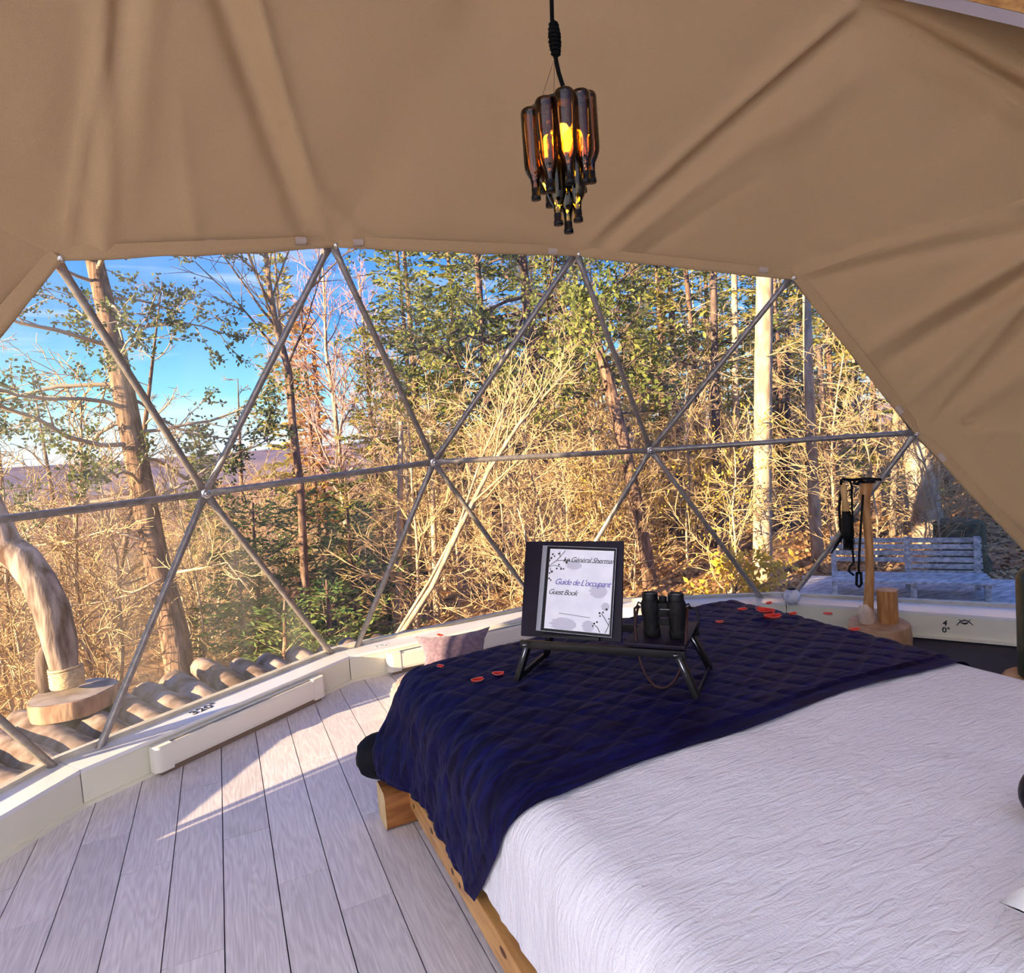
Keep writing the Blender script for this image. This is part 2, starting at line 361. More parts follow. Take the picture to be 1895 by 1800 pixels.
# ------------------------------------------------------------------ geodesic dome nodes (three-frequency, five-eighths)
def icosa3():
    z = 1 / math.sqrt(5); r = 2 / math.sqrt(5)
    P = [V((0, 0, 1))] + [V((r * math.cos(k * .4 * PI), r * math.sin(k * .4 * PI), z)) for k in range(5)] + \
        [V((r * math.cos((k + .5) * .4 * PI), r * math.sin((k + .5) * .4 * PI), -z)) for k in range(5)] + [V((0, 0, -1))]
    d = (P[1] - P[2]).length; faces = []
    for i in range(12):
        for j in range(i + 1, 12):
            for k in range(j + 1, 12):
                if all(abs((P[a] - P[b]).length - d) < 1e-5 for a, b in ((i, j), (j, k), (i, k))): faces.append((i, j, k))
    nodes_, tris = {}, []
    key = lambda p: tuple(round(c * 200) for c in p)
    for f in faces:
        g = {}
        for a in range(4):
            for b in range(4 - a):
                p = (P[f[0]] * a + P[f[1]] * b + P[f[2]] * (3 - a - b)).normalized(); g[a, b] = key(p); nodes_.setdefault(key(p), p)
        for a in range(3):
            for b in range(3 - a):
                tris.append((g[a, b], g[a + 1, b], g[a, b + 1]))
                if a + b < 2: tris.append((g[a + 1, b], g[a + 1, b + 1], g[a, b + 1]))
    return nodes_, tris
DOME_PH = 4.682595
_n, _t = icosa3()
cph, sph = math.cos(DOME_PH), math.sin(DOME_PH)
ND = {}; NAME = {}
for k, p in _n.items():
    if p.z > -0.3:
        ND[k] = DOME_C + V((cph * p.x - sph * p.y, sph * p.x + cph * p.y, p.z)) * DOME_R
def find(ang, zlo, zhi):
    best = None
    for k, p in _n.items():
        if zlo < p.z < zhi:
            w = ND[k] - DOME_C; a = math.degrees(math.atan2(w.y, w.x)); dd = abs((a - ang + 180) % 360 - 180)
            if best is None or dd < best[0]: best = (dd, k)
    return best[1]
for i, a in enumerate((136.1, 112.5, 88.3, 64.1, 40.5)): NAME['M%d' % (i + 1)] = find(a, .1, .3)
for i, a in enumerate((146.7, 124.3, 101.9, 74.7, 52.3, 29.9)): NAME['T%d' % i] = find(a, .4, .6)
for i, a in enumerate((148.5, 124.3, 100.1, 76.5, 52.3, 28.1)): NAME['B%d' % i] = find(a, -.25, -.1)
NAME['U1'] = find(124.3, .7, .76); NAME['U2'] = find(88.3, .76, .85); NAME['U4'] = find(52.3, .7, .76)
PXN = {'M1': (-371, 1008), 'M2': (380, 913), 'M3': (803, 855), 'M4': (1204, 833), 'M5': (1695, 800),
       'T1': (97, 470), 'T2': (613, 448), 'T3': (1066, 466), 'T4': (1466, 510), 'T5': (2122, 288), 'U4': (1590, -8), 'U1': (233, -351)}
for n_, p_ in PXN.items(): ND[NAME[n_]] = onsph(*p_)
N_ = lambda n: ND[NAME[n]]
LZ = 0.18
def down(m, px, py):      # continue a strut from a hub through the point where it meets the ledge
    a = N_(m); b = onz(px, py, LZ); return a + (b - a) * (a.z / (a.z - b.z))
ND[NAME['B1']] = (down('M1', 92, 1420) + down('M2', 190, 1380)) / 2
ND[NAME['B2']] = (down('M2', 608, 1210) + down('M3', 665, 1195)) / 2
ND[NAME['B3']] = onz(1015, 1148, 0.06)
ND[NAME['B4']] = (down('M4', 1395, 1105) + down('M5', 1480, 1105)) / 2
ND[NAME['B5']] = onsph(2040, 1165)
WIN = [('T%d' % i, 'M%d' % i, 'M%d' % (i + 1)) for i in (1, 2, 3, 4)] + [('T%d' % i, 'T%d' % (i + 1), 'M%d' % (i + 1)) for i in (1, 2, 3)] + \
      [('B%d' % i, 'M%d' % i, 'M%d' % (i + 1)) for i in (1, 2, 3, 4)] + [('B%d' % i, 'B%d' % (i + 1), 'M%d' % (i + 1)) for i in (0, 1, 2, 3, 4)]
WINSET = {frozenset(NAME[a] for a in t) for t in WIN}

# ------------------------------------------------------------------ fabric liner
FOLDS = []
def fold(a, b, w, amp, kind='g', taper=(1, 1)):
    FOLDS.append((onsph(*a), onsph(*b), w, amp, kind, taper))
# ridges of slack cloth running between the hubs (amp > 0 pushes into the room)
fold((178, -150), (182, 470), 0.050, 0.028, 'g', (1.2, .5)); fold((215, -150), (160, 330), 0.055, -0.026, 'g', (1.2, .2))
fold((262, -120), (222, 420), 0.07, 0.020, 'g', (1, .1)); fold((305, 120), (345, 430), 0.045, 0.012, 'g', (.2, .6))
fold((330, -250), (565, 440), 0.065, -0.050, 'g', (1.2, .5)); fold((390, -250), (600, 440), 0.055, 0.040, 's', (1.2, .5))
fold((500, 230), (660, 450), 0.06, 0.020, 'g', (.1, 1)); fold((175, 0), (105, 460), 0.03, 0.012, 's', (1, 1))
fold((135, 330), (180, 465), 0.03, 0.014, 's', (.4, 1))
fold((1072, 452), (1590, -8), 0.045, 0.045, 's', (.5, 1)); fold((1110, 450), (1570, 40), 0.06, -0.040, 'g', (.5, 1.1))
fold((1120, 462), (1480, 190), 0.055, 0.026, 'g', (1, .2)); fold((1180, 468), (1420, 300), 0.05, -0.020, 'g', (.8, .2))
fold((860, -60), (960, 330), 0.16, -0.022, 'g', (1, .2)); fold((700, 380), (1000, 420), 0.05, 0.010, 'g', (.3, .5))
fold((1590, -8), (2122, 288), 0.035, -0.085, 's', (.25, 1.1)); fold((1620, -20), (2122, 250), 0.075, 0.075, 'g', (.3, 1.2))
fold((1640, 45), (2122, 330), 0.07, 0.030, 'g', (.3, 1))
fold((1480, 500), (1790, 405), 0.045, 0.032, 'g', (.5, .4)); fold((1500, 512), (1895, 420), 0.05, -0.026, 'g', (.4, .8))
fold((1800, 402), (2122, 288), 0.03, 0.035, 's', (.3, 1)); fold((1590, 650), (2000, 400), 0.06, 0.055, 'g', (.3, 1.1)); fold((1600, 690), (2010, 450), 0.065, -0.050, 'g', (.3, 1.1))
fold((1672, 745), (2060, 380), 0.055, 0.040, 'g', (.3, 1)); fold((1700, 790), (2122, 288), 0.035, 0.040, 's', (.4, 1.2)); fold((1715, 795), (2100, 400), 0.06, -0.040, 'g', (.3, 1))
fold((1712, 798), (2100, 560), 0.07, 0.036, 'g', (.4, 1)); fold((1720, 805), (2200, 780), 0.05, 0.014, 's', (.6, 1))
fold((1750, 860), (1950, 1010), 0.06, 0.035, 'g', (.4, 1)); fold((1420, 250), (1600, 120), 0.09, 0.015)
def fold_disp(p):
    s = 0.0
    for a, b, w, amp, kind, tp in FOLDS:
        ab = b - a; L2 = ab.length_squared; t = (p - a).dot(ab) / L2
        if t < -0.15 or t > 1.15: continue
        tc = max(0, min(1, t)); d = (p - (a + ab * tc)).length
        if d > 3.2 * w: continue
        # distance measured on the sphere: chord sags below the surface, so compare tangentially
        n = (p - DOME_C).normalized(); dv = p - (a + ab * tc); dv = dv - n * dv.dot(n); d = dv.length
        if d > 3 * w: continue
        k = math.exp(-(d / w) ** 2) if kind == 'g' else math.exp(-abs(d) / (w * .75))
        end = smooth01((t + .15) / .3) * smooth01((1.15 - t) / .3)
        s += 1.35 * amp * k * end * (tp[0] * (1 - tc) + tp[1] * tc)
    return s
def facet_pts(tri, n, inset=0.985):
    A, B, C = (DOME_C + (ND[k] - DOME_C) * inset for k in tri); out = {}
    for i in range(n + 1):
        for j in range(n + 1 - i):
            u, v = i / n, j / n; w = 1 - u - v
            p = A * w + B * u + C * v
            d = (p - DOME_C); r = d.length; d.normalize()
            rs = ((A - DOME_C).length * w + (B - DOME_C).length * u + (C - DOME_C).length * v)
            edge = min(u, v, w)
            r = r * .55 + rs * .45                     # slack cloth: between the flat facet and the round
            p = DOME_C + d * r
            f = fold_disp(p)
            nz = noise.noise(p * 2.1) * 0.012 + noise.noise(p * 5.0) * 0.005
            out[i, j] = p - d * (f + nz * smooth01(edge * 8))
    return out
ceil_mb, wr_mb, wl_mb, wb_mb = MB(), MB(), MB(), MB()
vis_nodes = set(NAME.values())
for t in _t:
    if not all(k in ND for k in t) or frozenset(t) in WINSET: continue
    pts = [ND[k] for k in t]; c = (pts[0] + pts[1] + pts[2]) / 3
    az = math.degrees(math.atan2(c.x, c.y))
    fwd = (c - ORG).dot(RT @ V((0, 0, -1)))
    n = 56 if (fwd > 0.3 and -35 < az < 85) else 10
    zs = min(p.z for p in pts); zm = c.z
    if fwd < .15 or az < -48: mb = wb_mb
    elif zm > 2.72: mb = ceil_mb
    else: mb = wr_mb if (c - DOME_C).x > 0 and (c - DOME_C).y > -1.2 else wl_mb
    fp = facet_pts(t, n); idx = {}
    nrm = (pts[1] - pts[0]).cross(pts[2] - pts[0]); flip = nrm.dot(DOME_C - c) < 0
    for k in fp: idx[k] = len(mb.v); mb.v.append(fp[k])
    for i in range(n):
        for j in range(n - i):
            f = (idx[i, j], idx[i + 1, j], idx[i, j + 1]); mb.f.append(f[::-1] if flip else f)
            if i + j < n - 1:
                f = (idx[i + 1, j], idx[i + 1, j + 1], idx[i, j + 1]); mb.f.append(f[::-1] if flip else f)
def weld(ob, d=0.0005):
    bm = bmesh.new(); bm.from_mesh(ob.data); bmesh.ops.remove_doubles(bm, verts=bm.verts, dist=d); bm.to_mesh(ob.data); bm.free()
ceiling = ceil_mb.build('ceiling', M['fabric']); weld(ceiling)
tag(ceiling, 'tan canvas ceiling of the dome hanging in folds above the window', kind='structure')
wall_r = wr_mb.build('wall_right', M['fabric']); weld(wall_r); tag(wall_r, 'tan canvas dome wall sloping down right of the window', kind='structure')
wall_l = wl_mb.build('wall_left', M['fabric']); weld(wall_l); tag(wall_l, 'tan canvas dome wall left of and behind the window', kind='structure')

wall_b = wb_mb.build('wall_back', M['cover']); weld(wall_b); tag(wall_b, 'unseen dome wall behind the viewer, made translucent white to light the room', kind='structure')  # out of view; made translucent so sunlight fills the room from behind
# rolled hem along the window opening, and the strap tabs that tie it to the tubes
def hem_edge(a, b, sag, name='hem', seed=0):
    A, B = DOME_C + (ND[NAME[a]] - DOME_C) * .982, DOME_C + (ND[NAME[b]] - DOME_C) * .982
    cw = sum((N_(x) for x in ('M2', 'M3', 'M4')), V((0, 0, 0))) / 3
    rows = []; n = 40; mid = (A + B) / 2; inn = (DOME_C - mid).normalized()
    ax = (B - A).normalized(); dn = (cw - mid); dn -= ax * dn.dot(ax); dn -= inn * dn.dot(inn); dn.normalize()
    for i in range(n + 1):
        t = i / n; e = math.sin(PI * t); wv = noise.noise(V((t * 5 + seed, seed * 3.1, 0)))
        p = A.lerp(B, t); w = 0.010 + sag * .7 * e + 0.014 * wv * e
        rows.append([p - dn * .05 - inn * .012, p - dn * .01 + inn * (.004 + .006 * wv), p + dn * w * .55 + inn * (.012 + .008 * wv), p + dn * w + inn * .004, p + dn * w * .9 - inn * .012])
    mb = MB(); mb.grid(rows); par = ceiling if a[0] == 'T' and b[0] == 'T' else (wall_r if '5' in (a + b) else wall_l)
    return mb.build(name, M['hem'], par)
for i, e in enumerate((('T1', 'T2', .012), ('T2', 'T3', .010), ('T3', 'T4', .012), ('T4', 'M5', .010), ('M5', 'B5', .012), ('M1', 'T1', .02), ('B0', 'M1', .012))): hem_edge(*e, seed=i * 1.7)

# ------------------------------------------------------------------ steel frame and clear panes
frame = empty('dome_frame', polar(88, 3.9, 0), 'grey steel tube frame of triangles across the dome window', 'frame')
edges = set()
for t in WIN:
    for a, b in ((0, 1), (1, 2), (0, 2)): edges.add(tuple(sorted((t[a], t[b]))))
for a, b in sorted(edges):
    if a[0] == 'B' and b[0] == 'B': continue
    A, B = N_(a), N_(b); d = (B - A).normalized(); L = (B - A).length
    ins = (DOME_C - (A + B) / 2).normalized(); side = d.cross(ins).normalized()
    mb = MB(); m = 7; st = [(0.0, .004, .026), (.05, .004, .026), (.085, .012, .021), (.125, .019, .019), (L - .125, .019, .019), (L - .085, .012, .021), (L - .05, .004, .026), (L, .004, .026)]
    n0 = 0
    for s, rn, rs in st:
        for k in range(10):
            an = 2 * PI * k / 10; mb.v.append(A + d * s + ins * (rn * math.cos(an)) + side * (rs * math.sin(an)))
    for i in range(len(st) - 1):
        for k in range(10):
            x = i * 10 + k; y = i * 10 + (k + 1) % 10; mb.f.append((x, y, y + 10, x + 10))
    mb.build('strut', M['steel'], frame)
for n_ in ('M1', 'M2', 'M3', 'M4', 'M5', 'T1', 'T2', 'T3', 'T4'):
    p = N_(n_); ins = (DOME_C - p).normalized(); Mx = ins.to_track_quat('Z', 'Y').to_matrix(); mb = MB()
    off = .030 if n_ in ('M5', 'T1', 'T2', 'T3', 'T4') else .0
    if off: p = p + ins * .078
    kb = .5 if off else 1.0
    mb.lathe([(r * kb, z * kb) for r, z in ((.034, -.012), (.034, .006), (.030, .009), (.016, .010), (.016, .016), (.012, .022), (.003, .024))], 14, Mx, p)
    o = mb.build('hub_bolt', M['bolt'] , frame)
win = empty('window_1', polar(88, 4.0, 0.2), 'panoramic clear vinyl window of triangular panes looking into the forest', kind='structure')
for t in WIN:
    mb = MB(); P = [DOME_C + (N_(k) - DOME_C) * 1.008 for k in t]; mb.tri(*P); mb.build('pane', M['pvc'], win, smooth=False)
# strap tabs
for px, py, e in ((390, 452, 0), (556, 446, 0), (662, 449, 0), (866, 456, 0), (1022, 466, 0), (1270, 486, 0), (1412, 500, 0), (1580, 650, 1), (1664, 758, 1), (1742, 846, 1)):
    p = onsph(px, py, DOME_R * .972); ins = (DOME_C - p).normalized()
    ax = (N_('M5') - N_('T4')).normalized() if e else (N_('T3') - N_('T2')).normalized()
    if px < 613: ax = (N_('T2') - N_('T1')).normalized()
    if px > 1070 and not e: ax = (N_('T4') - N_('T3')).normalized()
    ax = (ax - ins * ax.dot(ins)).normalized(); dn = ax.cross(ins).normalized()
    Mx = Matrix((ax, dn, ins)).transposed(); mb = MB(); rows = []
    for i in range(7):
        a = -1.3 + 2.6 * i / 6; rows.append([p + ax * s * .03 + dn * (math.sin(a) * .022) + ins * (math.cos(a) * .02 - .008) for s in (-1, -.35, .35, 1)])
    mb.grid(rows); o = mb.build('strap_tab', M['strap'], wall_r if e else ceiling)

# ------------------------------------------------------------------ floor
def clip_circle(poly, cx, cy, R, n=72):
    for k in range(n):
        a = 2 * PI * k / n; nx, ny = math.cos(a), math.sin(a); out = []
        for i in range(len(poly)):
            p, q = poly[i], poly[(i + 1) % len(poly)]
            dp = (p[0] - cx) * nx + (p[1] - cy) * ny - R; dq = (q[0] - cx) * nx + (q[1] - cy) * ny - R
            if dp <= 0: out.append(p)
            if dp * dq < 0:
                t = dp / (dp - dq); out.append((p[0] + (q[0] - p[0]) * t, p[1] + (q[1] - p[1]) * t))
        poly = out
        if len(poly) < 3: return []
    return poly
mb = MB(); mb.prism([(DOME_C.x + 4.1 * math.cos(2 * PI * k / 60), DOME_C.y + 4.1 * math.sin(2 * PI * k / 60)) for k in range(60)], -.12, -.012)
floor = mb.build('floor', M['sub'], smooth=False); tag(floor, 'grey oak laminate plank floor of the round room', kind='structure')
rng = random.Random(5)
joints = {-5: 2.72, -4: 3.19, -3: 2.86, -2: 2.24, -1: 2.9, 0: 2.482, 1: 3.436, 2: 2.772, -6: 3.0, -7: 2.4}
PW, PL = 0.1815, 1.215
for r in range(-15, 12):
    x0 = 0.062 + r * PW
    j0 = joints.get(r, 2.2 + rng.random() * PL)
    for k in range(-3, 4):
        y0 = j0 + k * PL; y1 = y0 + PL
        if y1 < -0.9 or y0 > 4.7: continue
        if x0 > .75 and y1 < 2.2: continue          # wholly under the bed
        poly = clip_circle([(x0 + .002, y0 + .002), (x0 + PW - .002, y0 + .002), (x0 + PW - .002, y1 - .002), (x0 + .002, y1 - .002)], DOME_C.x, DOME_C.y, 4.08)
        if not poly: continue
        mb = MB(); mb.prism(poly, -.011, 0.0); mb.build('plank', M['plank'], floor, smooth=False)

# ------------------------------------------------------------------ ledge ring around the window
CI = [V((-1.67, 2.28, 0)), V((-.707, 3.559, 0)), V((.703, 4.488, 0)), V((2.41, 4.60, 0)), V((3.865, 3.66, 0)), V((4.70, 2.29, 0)), V((4.95, .70, 0))]
CB = [c + (c - V((DOME_C.x, DOME_C.y, 0))).normalized() * .02 for c in CI]
OW = [.20, .205, .215, .23, .22, .30, .30]
CO = [c + (c - V((DOME_C.x, DOME_C.y, 0))).normalized() * w for c, w in zip(CI, OW)]
ledge = empty('trim_1', (0.7, 4.5, 0), 'low white boxed ledge following the base of the window', kind='structure')
sill = empty('trim_2', (0.7, 4.7, 0), 'pale outer sill rail along the foot of the window', kind='structure')
for i in range(len(CI) - 1):
    a, b = CI[i], CI[i + 1]; ao, bo = CO[i], CO[i + 1]; d = (b - a).normalized(); g = d * .002
    mb = MB(); mb.prism([a + g, b - g, bo - g, ao + g], LZ - .02, LZ); mb.build('top_board', M['ledge_top'], ledge, smooth=False)
    n = V((d.y, -d.x, 0)); n = n if n.dot(V((DOME_C.x, DOME_C.y, 0)) - a) > 0 else -n
    mb = MB(); mb.prism([a + g - n * .004, b - g - n * .004, b - g - n * .024, a + g - n * .024], 0.0, LZ - .02); mb.build('face_board', M['ledge_face'], ledge, smooth=False)
    mb = MB(); q = [a + g + n * .014, b - g + n * .014, b - g - n * .004, a + g - n * .004]
    mb.prism(q, 0.0, .018); mb.build('base_strip', M['ledge_face'], ledge, smooth=False)
    mb = MB(); mb.prism([ao + g - n * -.012, bo - g - n * -.012, bo - n * .03, ao - n * .03], LZ, LZ + .022); mb.build('sill_rail', M['sill'], sill, smooth=False)
    mb = MB(); mb.prism([ao - n * .03, bo - n * .03, bo - n * .05, ao - n * .05], -.14, LZ + .0); mb.build('outer_board', M['ledge_face'], sill, smooth=False)

# painted compass bearings
def text_mesh(body, size, mat, name, Mx, parent=None, shear=0.0, ext=0.0008, bold=0.0, align='CENTER', spacing=1.0):
    cu = bpy.data.curves.new('lettering_curve', 'FONT'); cu.body = body; cu.size = size; cu.align_x = align; cu.align_y = 'CENTER'
    cu.shear = shear; cu.extrude = ext; cu.offset = bold; cu.resolution_u = 4; cu.space_character = spacing
    ob = bpy.data.objects.new('lettering_tmp', cu); COL.objects.link(ob)
    dg = bpy.context.evaluated_depsgraph_get(); me = bpy.data.meshes.new_from_object(ob.evaluated_get(dg)); bpy.data.objects.remove(ob)
    o_ = parent_origin(parent)
    me.transform(Matrix.Translation(-o_) @ Mx); me.materials.clear(); me.materials.append(mat)
    r = bpy.data.objects.new(name, me); COL.objects.link(r)
    if parent is not None: r.parent = parent
    return r
def frame_at(p, x, y):
    x = x.normalized(); y = (y - x * y.dot(x)).normalized(); z = x.cross(y)
    m = Matrix((x, y, z)).transposed().to_4x4(); m.translation = p; return m
d12 = (CI[2] - CI[1]).normalized()
text_mesh('320°', .085, M['ink'], 'bearing_lettering', frame_at(onz(378, 1311, LZ + .001), d12, V((0, 0, 1)).cross(d12)), ledge, bold=.0012)
d23 = (CI[3] - CI[2]).normalized()
text_mesh('340°', .060, plain('grey_ink', (.45, .45, .5), .5), 'bearing_lettering', frame_at(onz(706, 1194, LZ + .001), d23, V((0, 0, 1)).cross(d23)), ledge)
d45 = (CI[5] - CI[4]).normalized()
def on_face(px, py):                                       # point on the inner face of the ledge right of the bed
    n = V((0, 0, 1)).cross(d45); n = n if n.dot(V((DOME_C.x, DOME_C.y, 0)) - CI[4]) > 0 else -n
    r = ray(px, py); p0 = CI[4] + n * (-.004 + .0012); t = (p0 - ORG).dot(n) / r.dot(n); return ORG + r * t
for body, px, py, s in (('4', 1748, 1153, .052), ('0°', 1751, 1166, .052)):
    text_mesh(body, s, M['ink'], 'bearing_lettering', frame_at(on_face(px, py), d45, V((0, 0, 1))), ledge, shear=.15 if body == '4' else 0, bold=.001)
mb = MB()
mb.tube([on_face(1770, 1157), on_face(1777, 1150), on_face(1785, 1147), on_face(1793, 1150), on_face(1801, 1157)], [.002, .004, .004, .004, .002], 5)
mb.tube([on_face(1778, 1152), on_face(1786, 1154), on_face(1792, 1152)], [.003, .007, .003], 5)
mb.tube([on_face(1774, 1146), on_face(1780, 1149)], .002, 5); mb.tube([on_face(1797, 1146), on_face(1791, 1149)], .002, 5)
mb.build('bird_mark', M['ink'], ledge)

# ------------------------------------------------------------------ baseboard heaters
def heater(a, b, label, hgt=.155):
    d = (b - a).normalized(); L = (b - a).length; n = V((d.y, -d.x, 0)); n = n if n.dot(V((DOME_C.x, DOME_C.y, 0)) - a) > 0 else -n
    root = empty('baseboard_heater', (a + b) / 2, label, 'heater')
    P = lambda s, o, z: a + d * s + n * o + V((0, 0, z))
    def strip(prof, s0, s1, name, mat):
        mb = MB(); k = len(prof)
        for s in (s0, s1): mb.v += [P(s, o, z) for o, z in prof]
        for i in range(k): j = (i + 1) % k; mb.f.append((i, j, k + j, k + i))
        mb.f.append(tuple(range(k))); mb.f.append(tuple(k + i for i in reversed(range(k))))
        return mb.build(name, mat, root, smooth=False)
    strip([(.018, .03), (.055, .03), (.055, hgt - .02), (.018, hgt - .02)], .09, L - .09, 'core', M['heater_dark'])
    strip([(.060, .035), (.068, .032), (.072, .05), (.072, hgt - .018), (.064, hgt - .004), (.056, hgt - .004), (.060, hgt - .018)], .09, L - .09, 'front_panel', M['heater'])
    strip([(.016, .0), (.024, .0), (.024, hgt - .006), (.040, hgt - .002), (.040, hgt), (.016, hgt)], .09, L - .09, 'back_panel', M['heater'])
    strip([(.018, .0), (.058, .0), (.058, .03), (.018, .03)], .03, L - .03, 'base', M['heater_foot'])
    for s0, s1, rr in ((0, .089, True), (L - .089, L, False)):
        mb = MB(); pl = []
        if rr: pl = [(s1, .016), (s1, .074)] + [(s0 + .035 - .035 * math.sin(t * PI / 12), .074 - .035 + .035 * math.cos(t * PI / 12)) for t in range(7)] + [(s0, .016)]
        else: pl = [(s0, .016), (s1, .016), (s1, .055)] + [(s1 - .02 + .02 * math.cos(t * PI / 8), .054 + .02 * math.sin(t * PI / 8)) for t in range(5)] + [(s0, .074)]
        k = len(pl)
        for z in (.022, hgt): mb.v += [P(s, o, z) for s, o in pl]
        for i in range(k): j = (i + 1) % k; mb.f.append((i, j, k + j, k + i))
        mb.f.append(tuple(range(k))); mb.f.append(tuple(k + i for i in reversed(range(k))))
        mb.build('end_cap', M['heater'], root, smooth=False)
    return root
def on_seg(i, t): return CI[i].lerp(CI[i + 1], t)
def seg_t(i, px, py):
    p = onz(px, py, 0); d = CI[i + 1] - CI[i]; return (p - CI[i]).dot(d) / d.length_squared
heater(on_seg(1, seg_t(1, 268, 1432)), on_seg(1, seg_t(1, 590, 1290)), 'long white baseboard heater along the ledge left of the bed')
heater(on_seg(2, seg_t(2, 720, 1250)), on_seg(2, .86), 'white baseboard heater mostly hidden behind the foot of the bed')

# ------------------------------------------------------------------ bed
BX0, BX1, BY0, BY1, BZ = .60, 2.53, .12, 2.78, .60
bed = empty('bed', ((BX0 + BX1) / 2, (BY0 + BY1) / 2, 0), 'low king bed on a pine frame with white muslin sheet', 'bed')
mb = MB(); mb.bbox((BX0 + .03, (BY0 + BY1) / 2 - .02, .125), (.07, BY1 - BY0 - .06, .095), b=.006); mb.build('side_rail', M['pine'], bed, angle=40)
mb = MB(); mb.bbox((BX1 - .03, (BY0 + BY1) / 2 - .02, .125), (.07, BY1 - BY0 - .06, .095), b=.006); mb.build('side_rail', M['pine'], bed, angle=40)
rail = bed.children[0]
for y, l in ((1.62, .05), (2.05, .03), (2.28, .035), (1.98, .02), (2.52, .018), (1.40, .03)):
    mb = MB(); mb.lathe([(.012, 0), (.010, .0015), (.001, .002)], 10, Matrix(((0, 0, -1), (0, l / .012 * .5, 0), (.9, 0, 0))), (BX0 - .005, y, .125 + .015 * math.sin(y * 9))); mb.build('knot', M['knot'], rail)
def beam(y, x0=BX0 - .105, x1=BX1 + .1, name='foot_beam'):
    mb = MB(); rows = []; K = 14
    for i in range(9):
        x = x0 + (x1 - x0) * i / 8; r = []
        for k in range(K):
            a = 2 * PI * k / K + PI / K; c, s = math.cos(a), math.sin(a); e = 0.32
            r.append((x, y + .075 * math.copysign(abs(c) ** e, c) * (1 + .02 * math.sin(i * 2.1 + k)), .08 + .08 * math.copysign(abs(s) ** e, s)))
        rows.append(r + r[:1])
    mb.grid(rows); o = mb.build(name, M['pine_dark'], bed, angle=35)
    for x, s in ((x0, -1), (x1, 1)):
        m2 = MB(); ring = [V(p) for p in (rows[0] if s < 0 else rows[-1])[:-1]]
        n0 = len(m2.v); m2.v += [p + V((s * .001, 0, 0)) for p in ring]; m2.v.append(V((x + s * .008, y, .08)))
        for k in range(K): m2.f.append((k, (k + 1) % K, K))
        m2.build('sawn_end', M['pine_end'], o, smooth=False)
beam(2.665); beam(.40, name='head_beam')
mb = MB(); mb.box(((BX0 + BX1) / 2, (BY0 + BY1) / 2, .172), (BX1 - BX0 - .08, BY1 - BY0 - .06, .012)); mb.build('slat_base', M['pine'], bed, smooth=False)

# draped surface of the bed: (a, b) are distances from the edge lines measured along the cloth
RC = .13
def drop(L):       # cloth distance L past the start of the rounded edge -> (outward, downward)
    arc = RC * PI / 2
    if L <= 0: return 0.0, 0.0
    if L < arc: t = L / RC; return RC * math.sin(t), RC * (1 - math.cos(t))
    e = L - arc; return RC + e * .05, RC + e * .998
def bed_pt(s, t, lift=0.0, wr=0.0):
    """s across from the left top edge line, t along towards the foot; negative s / t beyond the foot hang down"""
    xl, xr, yf = BX0 + RC, BX1 - RC, BY1 - RC
    x = xl + s; y = t
    ox = 0.0; sx = 0
    if x < xl: ox = xl - x; sx = -1; bx = xl
    elif x > xr: ox = x - xr; sx = 1; bx = xr
    else: bx = x
    oy = max(0.0, y - yf); by = min(y, yf)
    L = math.hypot(ox, oy); o, dz = drop(L)
    dx = sx * ox / L if L > 0 else 0; dy = oy / L if L > 0 else 0
    th = min(1.0, L / (RC * PI / 2))
    n = V((dx * math.sin(th * PI / 2), dy * math.sin(th * PI / 2), math.cos(th * PI / 2)))
    crown = 0.028 * (1 - ((s - (xr - xl) / 2) / ((xr - xl) / 2 + .2)) ** 2) if L == 0 else 0.028 * (1 - ((min(max(s, 0), xr - xl) - (xr - xl) / 2) / ((xr - xl) / 2 + .2)) ** 2)
    return V((bx + dx * o, by + dy * o, BZ - dz + crown)) + n * (lift + wr), n
NZ = lambda x, y, z=0.0: noise.noise(V((x, y, z)))
# white sheet over the mattress, hanging to the rail
mb = MB(); mb.uv = []; rows = []
S0, S1 = -.43, BX1 - BX0 - 2 * RC + .43
ns, nt = 150, 120
for i in range(ns + 1):
    s = S0 + (S1 - S0) * i / ns; r = []
    for j in range(nt + 1):
        t = BY0 - .02 + (BY1 + .22 - BY0) * j / nt
        w = .006 * NZ(s * 3, t * 3, 1) + .003 * NZ(s * 9 + t * 5, t * 9, 4)
        if s < .05: k = smooth01((.05 - s) / .25); w += k * (.012 * NZ(t * 16 + s * 2, s * 3, 7) + .006 * NZ(t * 38, s * 5, 2))
        p, n = bed_pt(s, t, 0, w); p.z = max(p.z, .176); r.append(p); mb.uv.append((s, t))
    rows.append(r)
mb.grid(rows); sheet = mb.build('sheet', M['muslin'], bed)
mb = MB(); mb.bbox(((BX0 + BX1) / 2, (BY0 + BY1) / 2, .38), (BX1 - BX0 - .06, BY1 - BY0 - .06, .40), b=.08); mb.build('mattress', plain('mattress_white', (.75, .74, .72), .9), bed)

